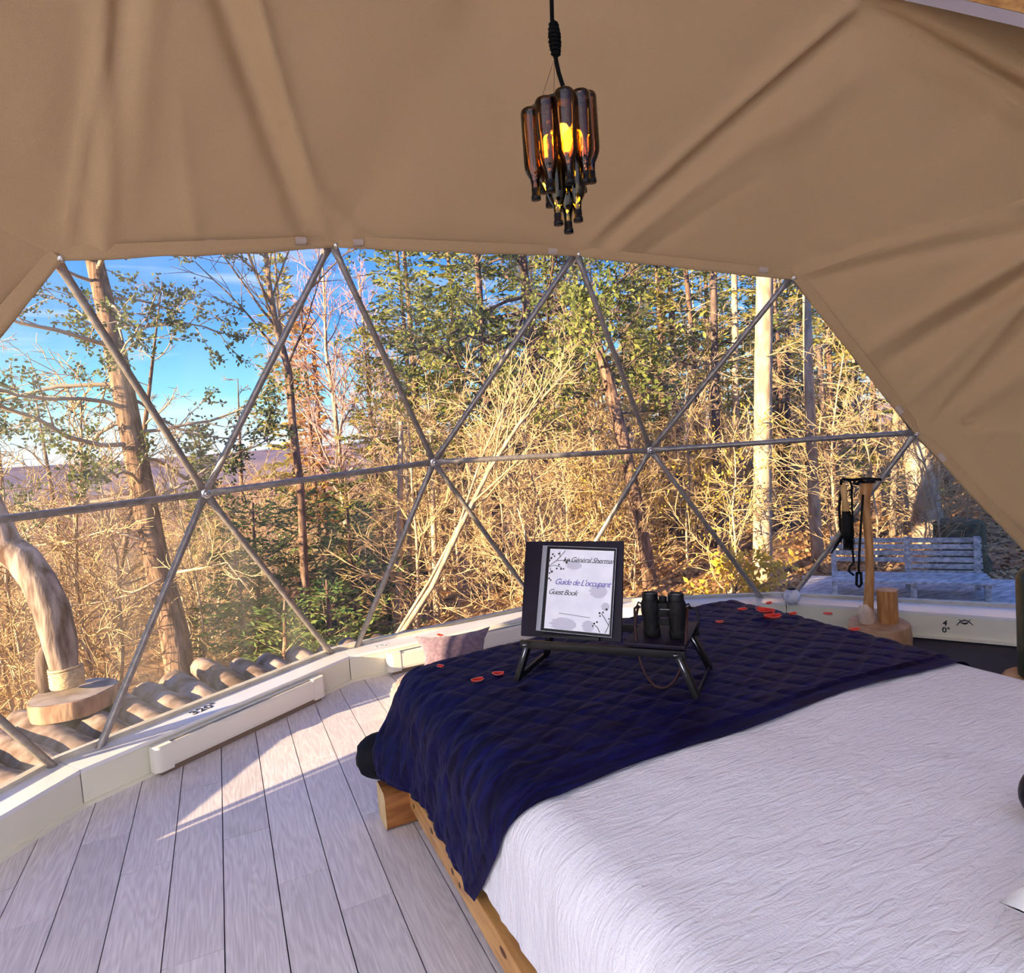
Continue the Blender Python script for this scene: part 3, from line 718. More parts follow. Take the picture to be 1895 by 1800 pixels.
# navy quilted throw folded over the foot of the bed
blanket = empty('throw_blanket', (1.4, 2.2, BZ), 'navy blue quilted velvet throw spread over the foot of the bed', 'blanket')
mb = MB(); mb.uv = []; rows = []; ns, nt = 300, 190
SA, SB = -.50, BX1 - BX0 - 2 * RC + .38
W = BX1 - BX0 - 2 * RC
def stitch(s, t):
    q = .105; d = 9
    for a, b in ((s * .86 + t * .5, 1), (s * .5 - t * .86, 1)):
        f = (a / q) % 1.0; d = min(d, min(f, 1 - f) * q)
    return d
for i in range(ns + 1):
    u = i / ns; r = []
    for j in range(nt + 1):
        v = j / nt; s = SA + (SB - SA) * u
        near = 1.47 + .012 * math.sin(s * 7) + (.03 * (s / W) if s > 0 else 0)
        if s < 0: near += .62 * (min(-s, .5)) ** 1.25 * 1.2
        far = BY1 - RC + .44
        if s < 0: far = BY1 - RC + .44 * (1 - smooth01(-s / .55) * .95)
        t = near + (far - near) * v
        # hem along the left side: point at the near corner, shorter towards the foot
        s2 = s
        if s < -.12: s2 = -.12 - (-s - .12) * (1.0 - .10 * smooth01(v * 1.6))
        d = stitch(s2, t); puff = (.0055 * (1 - math.exp(-(d / .013) ** 2)) - .002) * smooth01(v / .08)
        wv = .008 * NZ(s2 * 2.5, t * 2.5, 9) + .0045 * NZ(s2 * 4, t * 22 + NZ(s2 * 3, t * 3) * 2, 3) * smooth01((s2 + .1) * 4)
        if s2 < .1: wv += smooth01((.1 - s2) / .2) * (.016 * NZ(t * 9 + s2 * 4, s2 * 2, 5) + .008 * NZ(t * 22 + s2 * 8, s2 * 3, 8))
        wv *= .35 + .65 * smooth01(v / .15)
        p, n = bed_pt(s2, t, .018, puff + wv)
        if s2 < -.1: p += V((-1, .35, 0)) * (.09 * smooth01((-s2 - .1) / .3) * smooth01((v - .62) / .3))
        if v < .04 or v > .97 or u < .01: p -= n * .008
        p.z = max(p.z, .185) if s2 < 0 else p.z
        r.append(p); mb.uv.append((s2, t))
    rows.append(r)
mb.grid(rows); quilt = mb.build('quilt', M['navy'], blanket)
def lump(name, c, r, mat, parent, seed=0, sub=3, rough=.12, fr=4, M3=None):
    bm = bmesh.new(); bmesh.ops.create_icosphere(bm, subdivisions=sub, radius=1)
    for v in bm.verts:
        k = 1 + rough * NZ(v.co.x * fr + seed, v.co.y * fr, v.co.z * fr); v.co = V((v.co.x * r[0] * k, v.co.y * r[1] * k, v.co.z * r[2] * k))
    mb = MB(); mb.add_bm(bm, c, M3); return mb.build(name, mat, parent)
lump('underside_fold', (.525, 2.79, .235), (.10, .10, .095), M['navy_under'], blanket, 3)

# a pillow at the head of the bed and a small black pouch
def pillow(name, c, sx, sy, sz, mat, rot=0.0, label=None, cat=None, tilt=0.0, parent=None, pinch=.75):
    mb = MB(); n = 18; top = []; Mx = Matrix.Rotation(rot, 3, 'Z') @ Matrix.Rotation(tilt, 3, 'X')
    for sgn in (1, -1):
        rows = []
        for i in range(n + 1):
            r = []
            for j in range(n + 1):
                u, v = i / n * 2 - 1, j / n * 2 - 1
                e = (max(0, 1 - u * u) * max(0, 1 - v * v)) ** .42
                k = 1 - .10 * (1 - abs(v)) * abs(u) ** 6 * pinch; kk = 1 - .10 * (1 - abs(u)) * abs(v) ** 6 * pinch
                p = V((u * sx * k, v * sy * kk, sgn * sz * e + .006 * NZ(u * 4, v * 4, sgn)))
                r.append(V(c) + Mx @ p)
            rows.append(r if sgn > 0 else r[::-1])
        mb.grid(rows)
    o = mb.build(name, mat, parent); weld(o, .002)
    if label: tag(o, label, cat)
    return o
pillow('pillow', (1.475, .40, .735), .36, .26, .10, M['pillow'], rot=.1, label='white pillow at the head of the bed in the bottom right corner', cat='pillow')
lump('pouch', onz(1946, 1480, .69), (.05, .06, .06), M['black'], None, 5)
tag(bpy.data.objects['pouch'], 'small black pouch on the white sheet at the right edge', 'pouch')

# ------------------------------------------------------------------ rose petals
def petal(px, py, z, s, rot, label, curl=.35, on=None):
    p = onz(px, py, z) if on is None else on
    root = empty('rose_petal', p, label, 'petal', 'scattered red rose petals'); rows = []; n = 8
    Mx = Matrix.Rotation(rot, 3, 'Z')
    for i in range(n + 1):
        v = i / n; w = math.sin(PI * (v * .86 + .10)) ** .7 * .62; r = []
        for j in range(n + 1):
            u = j / n * 2 - 1
            r.append(p + Mx @ V((u * w * s, (v - .5) * 1.5 * s, .004 + curl * s * (u * u * .8 + (v - .5) ** 2 * 1.2))))
        rows.append(r)
    mb = MB(); mb.grid(rows); mb.build('petal_body', M['petal'], root)
    edge = [r[0] for r in rows] + [r[-1] for r in rows[::-1]]
    mb = MB(); mb.tube(edge, .0014, 4); mb.build('petal_edge', M['petal_rim'], root)
for px, py, z, s, rt, lb in (
        (815, 1236, .632, .022, .3, 'small red petal nearest the foot corner of the navy throw'),
        (884, 1263, .632, .032, 1.5, 'long red petal lying left of the black tray leg, lowest of three'),
        (922, 1251, .632, .030, .9, 'red petal beside the left leg of the black tray'),
        (1332, 1154, .640, .024, 1.2, 'red petal just right of the binoculars'),
        (1374, 1131, .640, .030, 1.3, 'red petal on the far edge of the throw left of the petal clump'),
        (1416, 1136, .644, .060, .2, 'upper bright red petal of the clump on the far side of the throw'),
        (1430, 1146, .644, .050, 1.0, 'lower bright red petal of the clump on the far side of the throw'),
        (1468, 1139, .638, .028, 1.4, 'flat red petal right of the petal clump'),
        (1424, 1119, .636, .026, 1.5, 'red petal behind the petal clump'),
        (1532, 1139, .625, .026, .6, 'dark red petal at the right edge of the throw near the axe stand'),
        (1582, 1169, .630, .030, 1.1, 'red petal alone at the right of the throw before the wooden stand')):
    petal(px, py, z, s, rt, lb)

# ------------------------------------------------------------------ folding bed tray with tilted reading board
TL = V((.975, 2.19, .822)); TU = V((.65, -.76, 0)).normalized(); TV = V((.76, .65, 0)).normalized(); UP = V((0, 0, 1))
tray = empty('bed_tray', (1.2, 2.05, BZ + .03), 'black folding bed tray with its reading board tilted up', 'tray')
TILT = math.radians(72); BUP = (TV * math.cos(TILT) + UP * math.sin(TILT)).normalized(); BN = TU.cross(BUP).normalized()
def slab(p, ex, ey, w, h, th, name, mat, parent, b=.006):
    mb = MB(); n = ex.cross(ey); mb.bbox(p + ex * w / 2 + ey * h / 2, (w, h, th), Matrix((ex, ey, n)).transposed(), b=b); return mb.build(name, mat, parent, angle=40)
BW, BH = .385, .355
board = slab(TL, TU, BUP, BW, BH, .014, 'reading_board', M['black_board'], tray)
slab(TL + TU * (BW + .012) - TV * .02, TU, TV, .21, .29, .014, 'side_table', M['black_board'], tray)
slab(TL - UP * .026 - TV * .02, TU, TV, BW + .22, .018, .028, 'front_bar', M['black'], tray, b=.003)
slab(TL - UP * .026 + TV * .25, TU, TV, BW + .22, .018, .028, 'rear_bar', M['black'], tray, b=.003)
slab(TL + TU * .09 + BN * .010, TU, BUP, .22, .012, .03, 'book_stop', M['black'], tray, b=.003)
def leg(p0, p1, w=.036, d=.020, name='leg', mat=None):
    ax = (p1 - p0).normalized(); L = (p1 - p0).length; s = TV - ax * TV.dot(ax); s.normalize(); n = ax.cross(s)
    mb = MB(); mb.bbox((p0 + p1) / 2, (L, w, d), Matrix((ax, s, n)).transposed(), b=.003); return mb.build(name, mat or M['black'], tray, angle=40)
ZB = BZ + .058
for u0, u1, nm in ((.03, -.02, 'left'), (BW + .19, BW + .25, 'right')):
    for v0, v1 in ((.0, -.02), (.24, .27)):
        a = TL + TU * u0 + TV * v0 - UP * .02; b = TL + TU * u1 + TV * v1; b.z = ZB
        l = leg(a, b)
        mb = MB(); mb.tube([a.lerp(b, .12) - TV * .018, a.lerp(b, .55) - TV * .016], .003, 6); mb.build('slide_rod', M['alu'], l)
    a = TL + TU * (u1 + .0) + TV * -.02; a.z = ZB + .006; b = TL + TU * u1 + TV * .27; b.z = ZB + .006
    leg(a, b, .012, .022, 'foot_bar')
for u in (.03, BW + .19):
    mb = MB(); mb.lathe([(.009, -.008), (.009, .008), (.006, .012)], 10, Matrix((TU, BN * -1, -TV)).transposed(), TL + TU * u - UP * .02 - TV * .034); mb.build('hinge_pin', M['alu'], tray)
# guest book in a clear cover, standing on the board
book = empty('guest_book', TL + TU * .17 + BUP * .02, 'white guest book with script lettering in a black clear-front cover on the reading board', 'book')
f0 = TL + TU * .068 + BUP * .024 + BN * .013; BKX = (TU + BUP * -.035).normalized(); BKY = BN.cross(BKX).normalized()
FW, FH = .285, .312
slab(f0, BKX, BKY, FW, FH, .010, 'cover', M['black'], book, b=.003)
slab(f0 + BN * .004, BKX, BKY, .018, FH, .012, 'spine', plain('cover_edge_grey', (.25, .25, .28), .3), book, b=.004)
pg0 = f0 + BKX * .030 + BKY * .010 + BN * .0062; PWD, PHT = .247, .292
paper = slab(pg0, BKX, BKY, PWD, PHT, .002, 'page', mottled('printed_paper', (.74, .73, .80), (.84, .83, .88), 14, rough=.6), book, b=.0005)
def pg(u, v, z=.0016): return pg0 + BKX * (u * PWD) + BKY * (v * PHT) + BN * z
blob = plain('watercolour_grey', (.56, .54, .62), .7)
for u, v, w, h in ((.80, .50, .13, .085), (.92, .32, .06, .05), (.30, .07, .2, .08), (.68, .07, .09, .07), (.40, .80, .12, .05)):
    mb = MB(); K = 22; mb.v = [pg(min(.995, max(.005, u + w * math.cos(2 * PI * k / K) * (1 + .15 * math.sin(3 * k)))), min(.995, max(.005, v + h * math.sin(2 * PI * k / K))), .0013) for k in range(K)]; mb.f = [tuple(range(K))]
    mb.build('watercolour_blot', blob, paper, smooth=False)
ink_b = plain('blue_violet_ink', (.10, .08, .36), .6)
text_mesh("Le Général Sherman", .026, M['ink'], 'title_lettering', frame_at(pg(.62, .87), BKX, BKY), paper, shear=.42, ext=.0002, bold=.0, spacing=.92)
text_mesh("Guide de L'occupant", .030, ink_b, 'heading_lettering', frame_at(pg(.54, .585), BKX, BKY), paper, shear=.42, ext=.0002, spacing=.86)
text_mesh("Guest Book", .027, M['ink'], 'heading_lettering', frame_at(pg(.25, .455), BKX, BKY), paper, shear=.42, ext=.0002, spacing=.86)
for a_, b_ in (((.22, .845), (.97, .845)), ((.22, .20), (.70, .175))):
    mb = MB(); mb.tube([pg(*a_), pg(*b_)], .0008, 4); mb.build('ruled_line', M['ink'], paper)
def sprig(u, v, pts, berries, s=1):
    mb = MB(); mb.tube([pg(*p) for p in pts], .0012, 4); mb.build('sprig_print', M['ink'], paper)
    for bu, bv, r in berries:
        K = 8; mb = MB(); mb.v = [pg(bu + r * math.cos(2 * PI * k / K), bv + r * .85 * math.sin(2 * PI * k / K), .0018) for k in range(K)]; mb.f = [tuple(range(K))]; mb.build('berry_print', M['ink'], paper, smooth=False)
sprig(0, 0, [(.0, .78), (.10, .84), (.17, .90), (.25, .985)], [(.05, .93, .016), (.03, .88, .018), (.08, .905, .013), (.0, .85, .02)])
sprig(0, 0, [(.12, .85), (.22, .86), (.30, .855)], [(.28, .83, .018), (.32, .86, .014), (.26, .87, .012)])
sprig(0, 0, [(.0, .77), (.10, .79), (.20, .77)], [(.16, .80, .014), (.20, .75, .016), (.13, .75, .015), (.24, .75, .013)])
sprig(0, 0, [(.02, .76), (.05, .69)], [(.06, .71, .016), (.02, .69, .014), (.02, .62, .016), (.05, .60, .013)])
sprig(0, 0, [(.17, .90), (.16, .97)], [(.145, .94, .014)])
sprig(0, 0, [(.94, .01), (.985, .10), (.93, .17), (.87, .235)], [(.84, .24, .016), (.89, .25, .014), (.94, .29, .018), (.85, .205, .013)])
sprig(0, 0, [(.86, .01), (.82, .07), (.78, .09)], [(.77, .11, .016), (.81, .13, .015), (.75, .08, .013)])
sprig(0, 0, [(.985, .10), (.995, .16)], [(.985, .18, .012)])
mb = MB(); mb.tube([f0 + BN * .007, f0 + BKX * FW + BN * .007, f0 + BKX * FW + BKY * FH + BN * .007, f0 + BKY * FH + BN * .007, f0 + BN * .007], .0013, 5); mb.build('clear_edge', plain('clear_edge', (.5, .5, .55), .2), book)

# ------------------------------------------------------------------ binoculars standing on the tray
bc = TL + TU * (BW + .135) + TV * .075; bc.z = .822 + .0075
bino = empty('binoculars', bc, 'black binoculars standing upright on the flat side of the tray', 'binoculars')
for sg in (-1, 1):
    c = bc + TU * (sg * .045)
    mb = MB(); mb.lathe([(.029, 0), (.031, .004), (.031, .022), (.0275, .026), (.0285, .06), (.033, .085), (.033, .115), (.029, .128)], 20, None, c); brl = mb.build('barrel', M['rubber'], bino, angle=35)
    mb = MB(); mb.lathe([(.027, .126), (.0275, .132), (.0275, .150), (.026, .153), (.021, .153), (.019, .149)], 20, None, c); mb.build('eyecup', M['black'], brl, angle=35)
    mb = MB(); mb.lathe([(.0205, .1485), (.012, .1500), (.001, .1505)], 16, None, c); mb.build('eyepiece_lens', M['lens'], brl)
    mb = MB(); mb.tube([c + TU * sg * .032 + UP * .112, c + TU * sg * .042 + UP * .118, c + TU * sg * .048 + UP * .106, c + TU * sg * .036 + UP * .098], .0035, 6); mb.build('strap_lug', M['black'], brl)
mb = MB(); mb.bbox(bc + UP * .095, (.05, .026, .05), Matrix((TU, TV, UP)).transposed(), b=.006); br = mb.build('bridge', M['rubber'], bino, angle=40)
mb = MB(); mb.bbox(bc + UP * .05, (.04, .018, .02), Matrix((TU, TV, UP)).transposed(), b=.004); mb.build('lower_bridge', M['rubber'], bino, angle=40)
mb = MB(); mb.lathe([(.012, .118), (.014, .122), (.014, .138), (.011, .142)], 16, None, bc); mb.build('focus_wheel', M['black'], br, angle=35)
mb = MB(); mb.box(bc - TV * .034 + UP * .104 + TU * .012, (.032, .001, .003), Matrix((TU, TV, UP)).transposed()); mb.build('maker_mark', M['lens'], br, smooth=False)
mb = MB(); pts = []
for k in range(25):
    t = k / 24; a = PI * t
    p = bc + TU * (-.088 * math.cos(a)) - TV * (.06 + .045 * math.sin(a)) + UP * (.098 - .245 * math.sin(a) ** .8); pts.append(p)
pts[0] = bc - TU * .086 - TV * .01 + UP * .108; pts[-1] = bc + TU * .086 - TV * .01 + UP * .108
mb.tube(pts, .0048, 6); mb.build('neck_strap', M['leather'], bino)
mb = MB(); mb.tube([pts[0], pts[0] - TU * .014 - UP * .012, pts[1]], .005, 6); mb.build('strap_webbing', M['black'], bino); mb = MB(); mb.tube([pts[-1], pts[-1] + TU * .03 - UP * .006, pts[-1] + TU * .034 - UP * .05, pts[-1] + TU * .012 - UP * .10], .0045, 6); mb.build('strap_webbing', M['black'], bino)

# ------------------------------------------------------------------ pouf and cushion behind the foot of the bed
pf = V((1.36, 3.66, 0)); pouf = empty('pouf', pf, 'pale pink fleece pouf behind the left foot corner of the bed', 'pouf')
bm = bmesh.new(); bmesh.ops.create_icosphere(bm, subdivisions=5, radius=1)
for v in bm.verts:
    c = v.co; k = 1 + .03 * NZ(c.x * 14, c.y * 14, c.z * 14) + .015 * NZ(c.x * 40, c.y * 40, c.z * 40)
    e = lambda a, p: math.copysign(abs(a) ** p, a)
    v.co = V((.56 * e(c.x, .75) * k, .38 * e(c.y, .75) * k, .105 + .105 * e(c.z, .6) * k))
mb = MB(); mb.add_bm(bm, pf); mb.build('pouf_body', M['fluff'], pouf)
mb = MB(); mb.lathe([(.08, .19), (.06, .205), (.01, .21)], 14, None, pf + V((0, 0, .0))); mb.build('centre_button', M['fluff'], pouf)
cu = pillow('cushion', (1.22, 3.76, .290), .24, .140, .055, M['cushion'], rot=-.25, label='mauve velvet cushion peeking over the foot of the bed', cat='cushion', tilt=1.0, pinch=3.6)
petal(0, 0, 0, .03, .5, 'red petal balanced on the top edge of the mauve cushion', on=V((1.16, 3.84, .385)))

# ------------------------------------------------------------------ fireplace tool stand made from an axe handle
sp = onz(1625, 1152, .15); sp.z = 0
tools = empty('axe_handle_stand', sp, 'upright axe handle on a wood slab base with iron hooks at its top', 'tool stand')
mb = MB(); K = 26
for z, rr in ((0, 1.0), (.06, 1.02), (.15, .98)):
    for k in range(K):
        a = 2 * PI * k / K; r = .21 * rr * (1 + .10 * math.sin(2 * a + .4) + .03 * math.sin(5 * a)); mb.v.append(sp + V((r * math.cos(a), r * math.sin(a), z)))
for i in range(2):
    for k in range(K): mb.f.append((i * K + k, i * K + (k + 1) % K, (i + 1) * K + (k + 1) % K, (i + 1) * K + k))
mb.f.append(tuple(2 * K + k for k in range(K))); mb.f.append(tuple(reversed(range(K)))); mb.build('slab_base', M['slab'], tools, angle=50)
dd = (sp - V((0, 0, 0))).normalized(); rt_ = V((dd.y, -dd.x, 0))
dpt = (sp - ORG).dot(RT @ V((0, 0, -1)))
def tp(px, py, off=0.0): return atd(px, py, dpt + off)
hp = [tp(1606, 1142), tp(1607, 1120), tp(1610, 1060), tp(1608, 1000), tp(1602, 945), tp(1601, 915), tp(1606, 890)]
mb = MB(); mb.tube(hp, [.034, .032, .028, .026, .028, .034, .042], 14); mb.build('axe_handle', M['ash'], tools)
bb = tp(1603, 1146); bm = bmesh.new(); bmesh.ops.create_icosphere(bm, subdivisions=3, radius=1)
for v in bm.verts: k = 1 + .25 * NZ(v.co.x * 2, v.co.y * 2, v.co.z * 2 + 4); v.co = V((v.co.x * .055 * k, v.co.y * .05 * k, v.co.z * .075 * k))
mb = MB(); mb.add_bm(bm, V((bb.x, bb.y, .205))); mb.build('burl_foot', M['paleburl'], tools)
lg = tp(1643, 1128); mb = MB(); K = 18
lz0, lz1 = .15, tp(1643, 1090).z
lc = tp(1643, 1130)
for z in (lz0, (lz0 + lz1) / 2, lz1):
    for k in range(K): a = 2 * PI * k / K; r = .066 * (1 + .05 * math.sin(4 * a + z * 9)); mb.v.append(V((lc.x + r * math.cos(a), lc.y + r * math.sin(a), z)))
for i in range(2):
    for k in range(K): mb.f.append((i * K + k, i * K + (k + 1) % K, (i + 1) * K + (k + 1) % K, (i + 1) * K + k))
mb.f.append(tuple(2 * K + k for k in range(K))); mb.build('log_block', M['ash'], tools, angle=45)
mb = MB(); mb.tube([tp(1630, 887), tp(1615, 886), tp(1596, 886), tp(1576, 888), tp(1560, 886), tp(1556, 890), tp(1557, 897)], .010, 7); mb.tube([tp(1592, 889), tp(1586, 896), tp(1580, 893), tp(1583, 886)], .009, 7)
mb.tube([tp(1569, 886), tp(1574, 893), tp(1578, 904), tp(1571, 908)], .008, 6); mb.build('iron_hook', M['iron'], tools)
mb = MB(); mb.lathe([(.046, -.012), (.046, .0), (.040, .010), (.01, .012)], 14, None, hp[-1]); mb.build('collar', M['iron'], tools, angle=40)
brush = empty('hearth_brush', tp(1566, 1000), 'hearth brush with pale wooden handle hanging from the iron hook', 'brush')
mb = MB(); mb.tube([tp(1560, 893), tp(1561, 905), tp(1563, 925), tp(1566, 945), tp(1567, 948)], [.012, .022, .018, .022, .016], 12); mb.build('handle', M['ash_pale'], brush)
mb = MB(); mb.tube([tp(1566, 946), tp(1567, 960), tp(1569, 985), tp(1571, 1004)], [.026, .034, .040, .022], 14)
rngb = random.Random(3)
for k in range(90):
    a = rngb.random() * 2 * PI; r = rngb.random() ** .5 * .034; b = tp(1568, 960) + V((r * math.cos(a), r * math.sin(a), 0)); mb.tube([b, b + V((rngb.uniform(-.012, .012), rngb.uniform(-.012, .012), -.19 - rngb.random() * .03))], [.003, .0015], 3, cap=False)
mb.build('bristles', M['rubber'], brush)
mb = MB(); mb.tube([tp(1560, 897), tp(1556, 891), tp(1560, 887), tp(1564, 892)], .003, 5); mb.build('hanging_loop', M['iron'], brush)
tongs = empty('fire_tongs', tp(1582, 1040), 'black iron fire tongs hanging beside the axe handle', 'tongs')
mb = MB(); mb.tube([tp(1576, 905), tp(1578, 960), tp(1577, 1010), tp(1580, 1040), tp(1572, 1050), tp(1570, 1056), tp(1580, 1064)], [.007, .007, .008, .008, .007, .007, .007], 7); mb.build('tong_arm', M['iron'], tongs)
mb = MB(); mb.tube([tp(1597, 915, -.05), tp(1594, 960, -.05), tp(1591, 1010, -.05), tp(1589, 1050, -.05), tp(1590, 1062, -.05)], .008, 7); mb.build('tong_arm', M['iron'], tongs)
mb = MB(); mb.tube([tp(1586, 1058, -.05), tp(1585, 1082, -.05), tp(1590, 1086, -.05), tp(1594, 1080, -.05), tp(1593, 1058, -.05)], .009, 7); mb.build('grip_loop', M['iron'], tongs)
poker = empty('fire_poker', tp(1550, 1000), 'thin black poker slanting down behind the hearth brush', 'poker')
mb = MB(); mb.tube([tp(1558, 890, .06), tp(1553, 940, .06), tp(1555, 975, .06), tp(1560, 992, .06)], .010, 6); mb.build('shaft', M['iron'], poker)
mb = MB(); mb.tube([tp(1560, 990, .06), tp(1548, 1008, .06), tp(1538, 1024, .06)], [.014, .012, .005], 6); mb.build('tip', M['iron'], poker)

# ------------------------------------------------------------------ ball on the ledge, canister at the right
p = onz(1466, 1117, LZ); p.z = LZ
ball = empty('glazed_ball', p, 'small blue and white glazed ball sitting on the window ledge', 'ornament')
mb = MB(); mb.lathe([(.02, 0)] + [(.062 * math.sin(a), .058 - .062 * math.cos(a)) for a in [.35 + k * .2 for k in range(13)]] + [(.004, .120)], 24, None, p); mb.build('ball_body', M['glaze'], ball)
mb = MB(); mb.lathe([(.030, .112), (.034, .118), (.026, .123), (.004, .125)], 18, None, p); mb.build('dark_cap', M['black'], ball)
gp = V((2.96, 1.455, 0))
stand = empty('log_stool', gp, 'dark log stool standing right of the bed under the green canister', 'stool')
mb = MB(); mb.lathe([(.19, 0), (.185, .05), (.175, .25), (.18, .42), (.17, .44)], 22, None, gp); mb.build('log', M['bark'], stand, angle=40)
mb = MB(); mb.lathe([(.168, .440), (.16, .443), (.002, .444)], 22, None, gp); mb.build('sawn_top', M['slab'], stand)
can = empty('canister', gp + V((0, 0, .444)), 'tall dark green metal canister with brass bail handle at right edge', 'canister')
q = gp + V((0, 0, .444)); mb = MB(); mb.lathe([(.10, 0), (.12, .01), (.12, .40), (.11, .43), (.05, .47), (.045, .50)], 24, None, q); mb.build('can_body', M['green'], can, angle=40)
mb = MB(); mb.lathe([(.05, .50), (.05, .52), (.01, .525)], 18, None, q); mb.build('cap', M['brass'], can)
mb = MB(); mb.tube([q + V((-.11 * math.cos(PI * k / 14) , 0, .43 + .18 * math.sin(PI * k / 14))) for k in range(15)], .006, 7); mb.build('bail_handle', M['brass'], can)
# roof ring edge seen in the top right corner: timber skylight curb
def vent_pt(px, py, k):
    p = onsph(px, py); return ORG + (p - ORG) * k
sk = [vent_pt(1560, -24, .985), vent_pt(1760, 20, .93), vent_pt(1930, 60, .90), vent_pt(2200, 130, .88)]
def vent_band(z0, z1, name, mat, label):
    mb = MB(); n = len(sk); up = RT @ V((0, 1, 0))
    for p in sk:
        back = (p - ORG).normalized() * .30
        mb.v += [p + up * z0, p + up * z1, p + up * z1 + back, p + up * z0 + back]
    for i in range(n - 1):
        for k in range(4): l = (k + 1) % 4; mb.f.append((i * 4 + k, i * 4 + l, i * 4 + 4 + l, i * 4 + 4 + k))
    mb.f.append((0, 1, 2, 3)); mb.f.append((n * 4 - 1, n * 4 - 2, n * 4 - 3, n * 4 - 4))
    tag(mb.build(name, mat, smooth=False), label, kind='structure')
vent_band(0, .066, 'trim_3', plain('grey_vent_trim', (.42, .36, .38), .6), 'grey trim band of the roof vent at the top right')
vent_band(.068, .25, 'trim_4', M['pine'], 'orange pine board of the roof vent at the top right corner')

# ------------------------------------------------------------------ bottle chandelier
LD = 2.05
lam = atd(1041, 300, LD)
chan = empty('bottle_chandelier', V((lam.x, lam.y, 1.95)), 'chandelier of upside-down amber and green wine bottles hanging by a black cord', 'chandelier')
def bottle_mesh(glass, name):
    mb = MB(); prof = [(.006, .318), (.028, .318), (.034, .312), (.036, .302), (.036, .130), (.034, .108), (.026, .088), (.017, .072), (.0145, .055), (.0140, .014), (.0165, .013), (.0165, .002), (.0135, .0)]
    mb.lathe([(r * .86, z * .86) for r, z in reversed(prof)], 20, None, (0, 0, 0), close=False); me = mb.mesh(name); me.materials.append(glass); return me
bm_a, bm_g = bottle_mesh(M['amber_glass'], 'amber_bottle'), bottle_mesh(M['green_glass'], 'green_bottle')
mbf = MB(); mbf.lathe([(.0118, .0), (.0150, .001), (.0150, .013), (.0128, .014), (.0128, .034), (.0122, .036)], 14); me_f = mbf.mesh('foil'); me_f.materials.append(M['black'])
dp_ = lambda px, py: atd(px, py, LD)
rtv = V((RT.col[0][0], RT.col[0][1], 0)).normalized(); fwv = V((-rtv.y, rtv.x, 0))
ctr = V((lam.x, lam.y, 0))
ztop = lambda py: dp_(1041, py).z
k_ = 0
def hang(u, w, neck_py, me):
    global k_
    z = ztop(neck_py); ob = bpy.data.objects.new('bottle', me); COL.objects.link(ob); ob.parent = chan
    ob.location = ctr + rtv * u + fwv * w + V((0, 0, z)) - chan.location; ob.rotation_euler = (0, 0, k_); k_ += 1
    f = bpy.data.objects.new('neck_foil', me_f); COL.objects.link(f); f.parent = ob
    return ob
# outer ring, necks down
for u, w, py, me in ((-.092, -.03, 372, bm_a), (-.050, -.080, 370, bm_a), (.008, -.095, 362, bm_a), (.060, -.06, 356, bm_a), (.088, .0, 342, bm_a), (.060, .065, 325, bm_a), (.0, .09, 325, bm_a), (-.060, .065, 340, bm_a)):
    hang(u, w, py, me)
# inner lower ring
for u, w, py, me in ((-.028, -.030, 420, bm_g), (.034, -.028, 416, bm_g), (.058, .010, 356, bm_g), (.020, .050, 372, bm_g), (-.045, .030, 374, bm_g)): hang(u, w, py, me)
hang(.004, -.010, 432, bm_g)
mb = MB(); mb.lathe([(.085, 0), (.085, .008), (.02, .012)], 20, None, ctr + V((0, 0, ztop(205)))); mb.build('hanging_plate', M['black'], chan)
bz = ztop(262)
mb = MB(); mb.lathe([(.004, -.040), (.024, -.030), (.033, .0), (.024, .034), (.016, .05)], 16, None, ctr + V((0, 0, bz)) + rtv * .004); mb.build('bulb', M['bulb'], chan)
mb = MB(); mb.lathe([(.018, 0), (.018, .06)], 14, None, ctr + V((0, 0, bz + .045)) + rtv * .004); mb.build('socket', M['black'], chan)
top = [dp_(1041, 205), dp_(1044, 178), dp_(1042, 160), dp_(1034, 135), dp_(1029, 112), dp_(1026, 90), dp_(1022, 50), dp_(1021, 10), dp_(1020, -40), dp_(1018, -120), dp_(1012, -330)]
mb = MB(); mb.tube(top, .0068, 8); mb.build('cord', M['cord'], chan)
kp = []; kr = []
for i in range(60):
    t = i / 59; c = dp_(1024 + 5 * t, 42 + 60 * t); a = t * 2 * PI * 8; rr = .010 + .006 * math.sin(PI * t); kp.append(c + rtv * (rr * math.cos(a)) + fwv * (rr * math.sin(a)))
mb = MB(); mb.tube(kp, .0058, 6); mb.tube([dp_(1024, 40), dp_(1029, 104)], [.008, .010], 8); mb.build('cord_knot', M['cord'], chan)
mb = MB()
for u, w in ((-.06, -.03), (-.02, -.07), (.05, .05)): mb.tube([dp_(1026, 108), ctr + rtv * u + fwv * w + V((0, 0, ztop(200)))], .0009, 4)
mb.build('wire', M['wire'], chan)
ld = bpy.data.lights.new('bulb_light', 'POINT'); lo = bpy.data.objects.new('bulb_light', ld); COL.objects.link(lo)
lo.location = ctr + V((0, 0, bz)); ld.energy = 12; ld.color = (1, .55, .22); ld.shadow_soft_size = .034
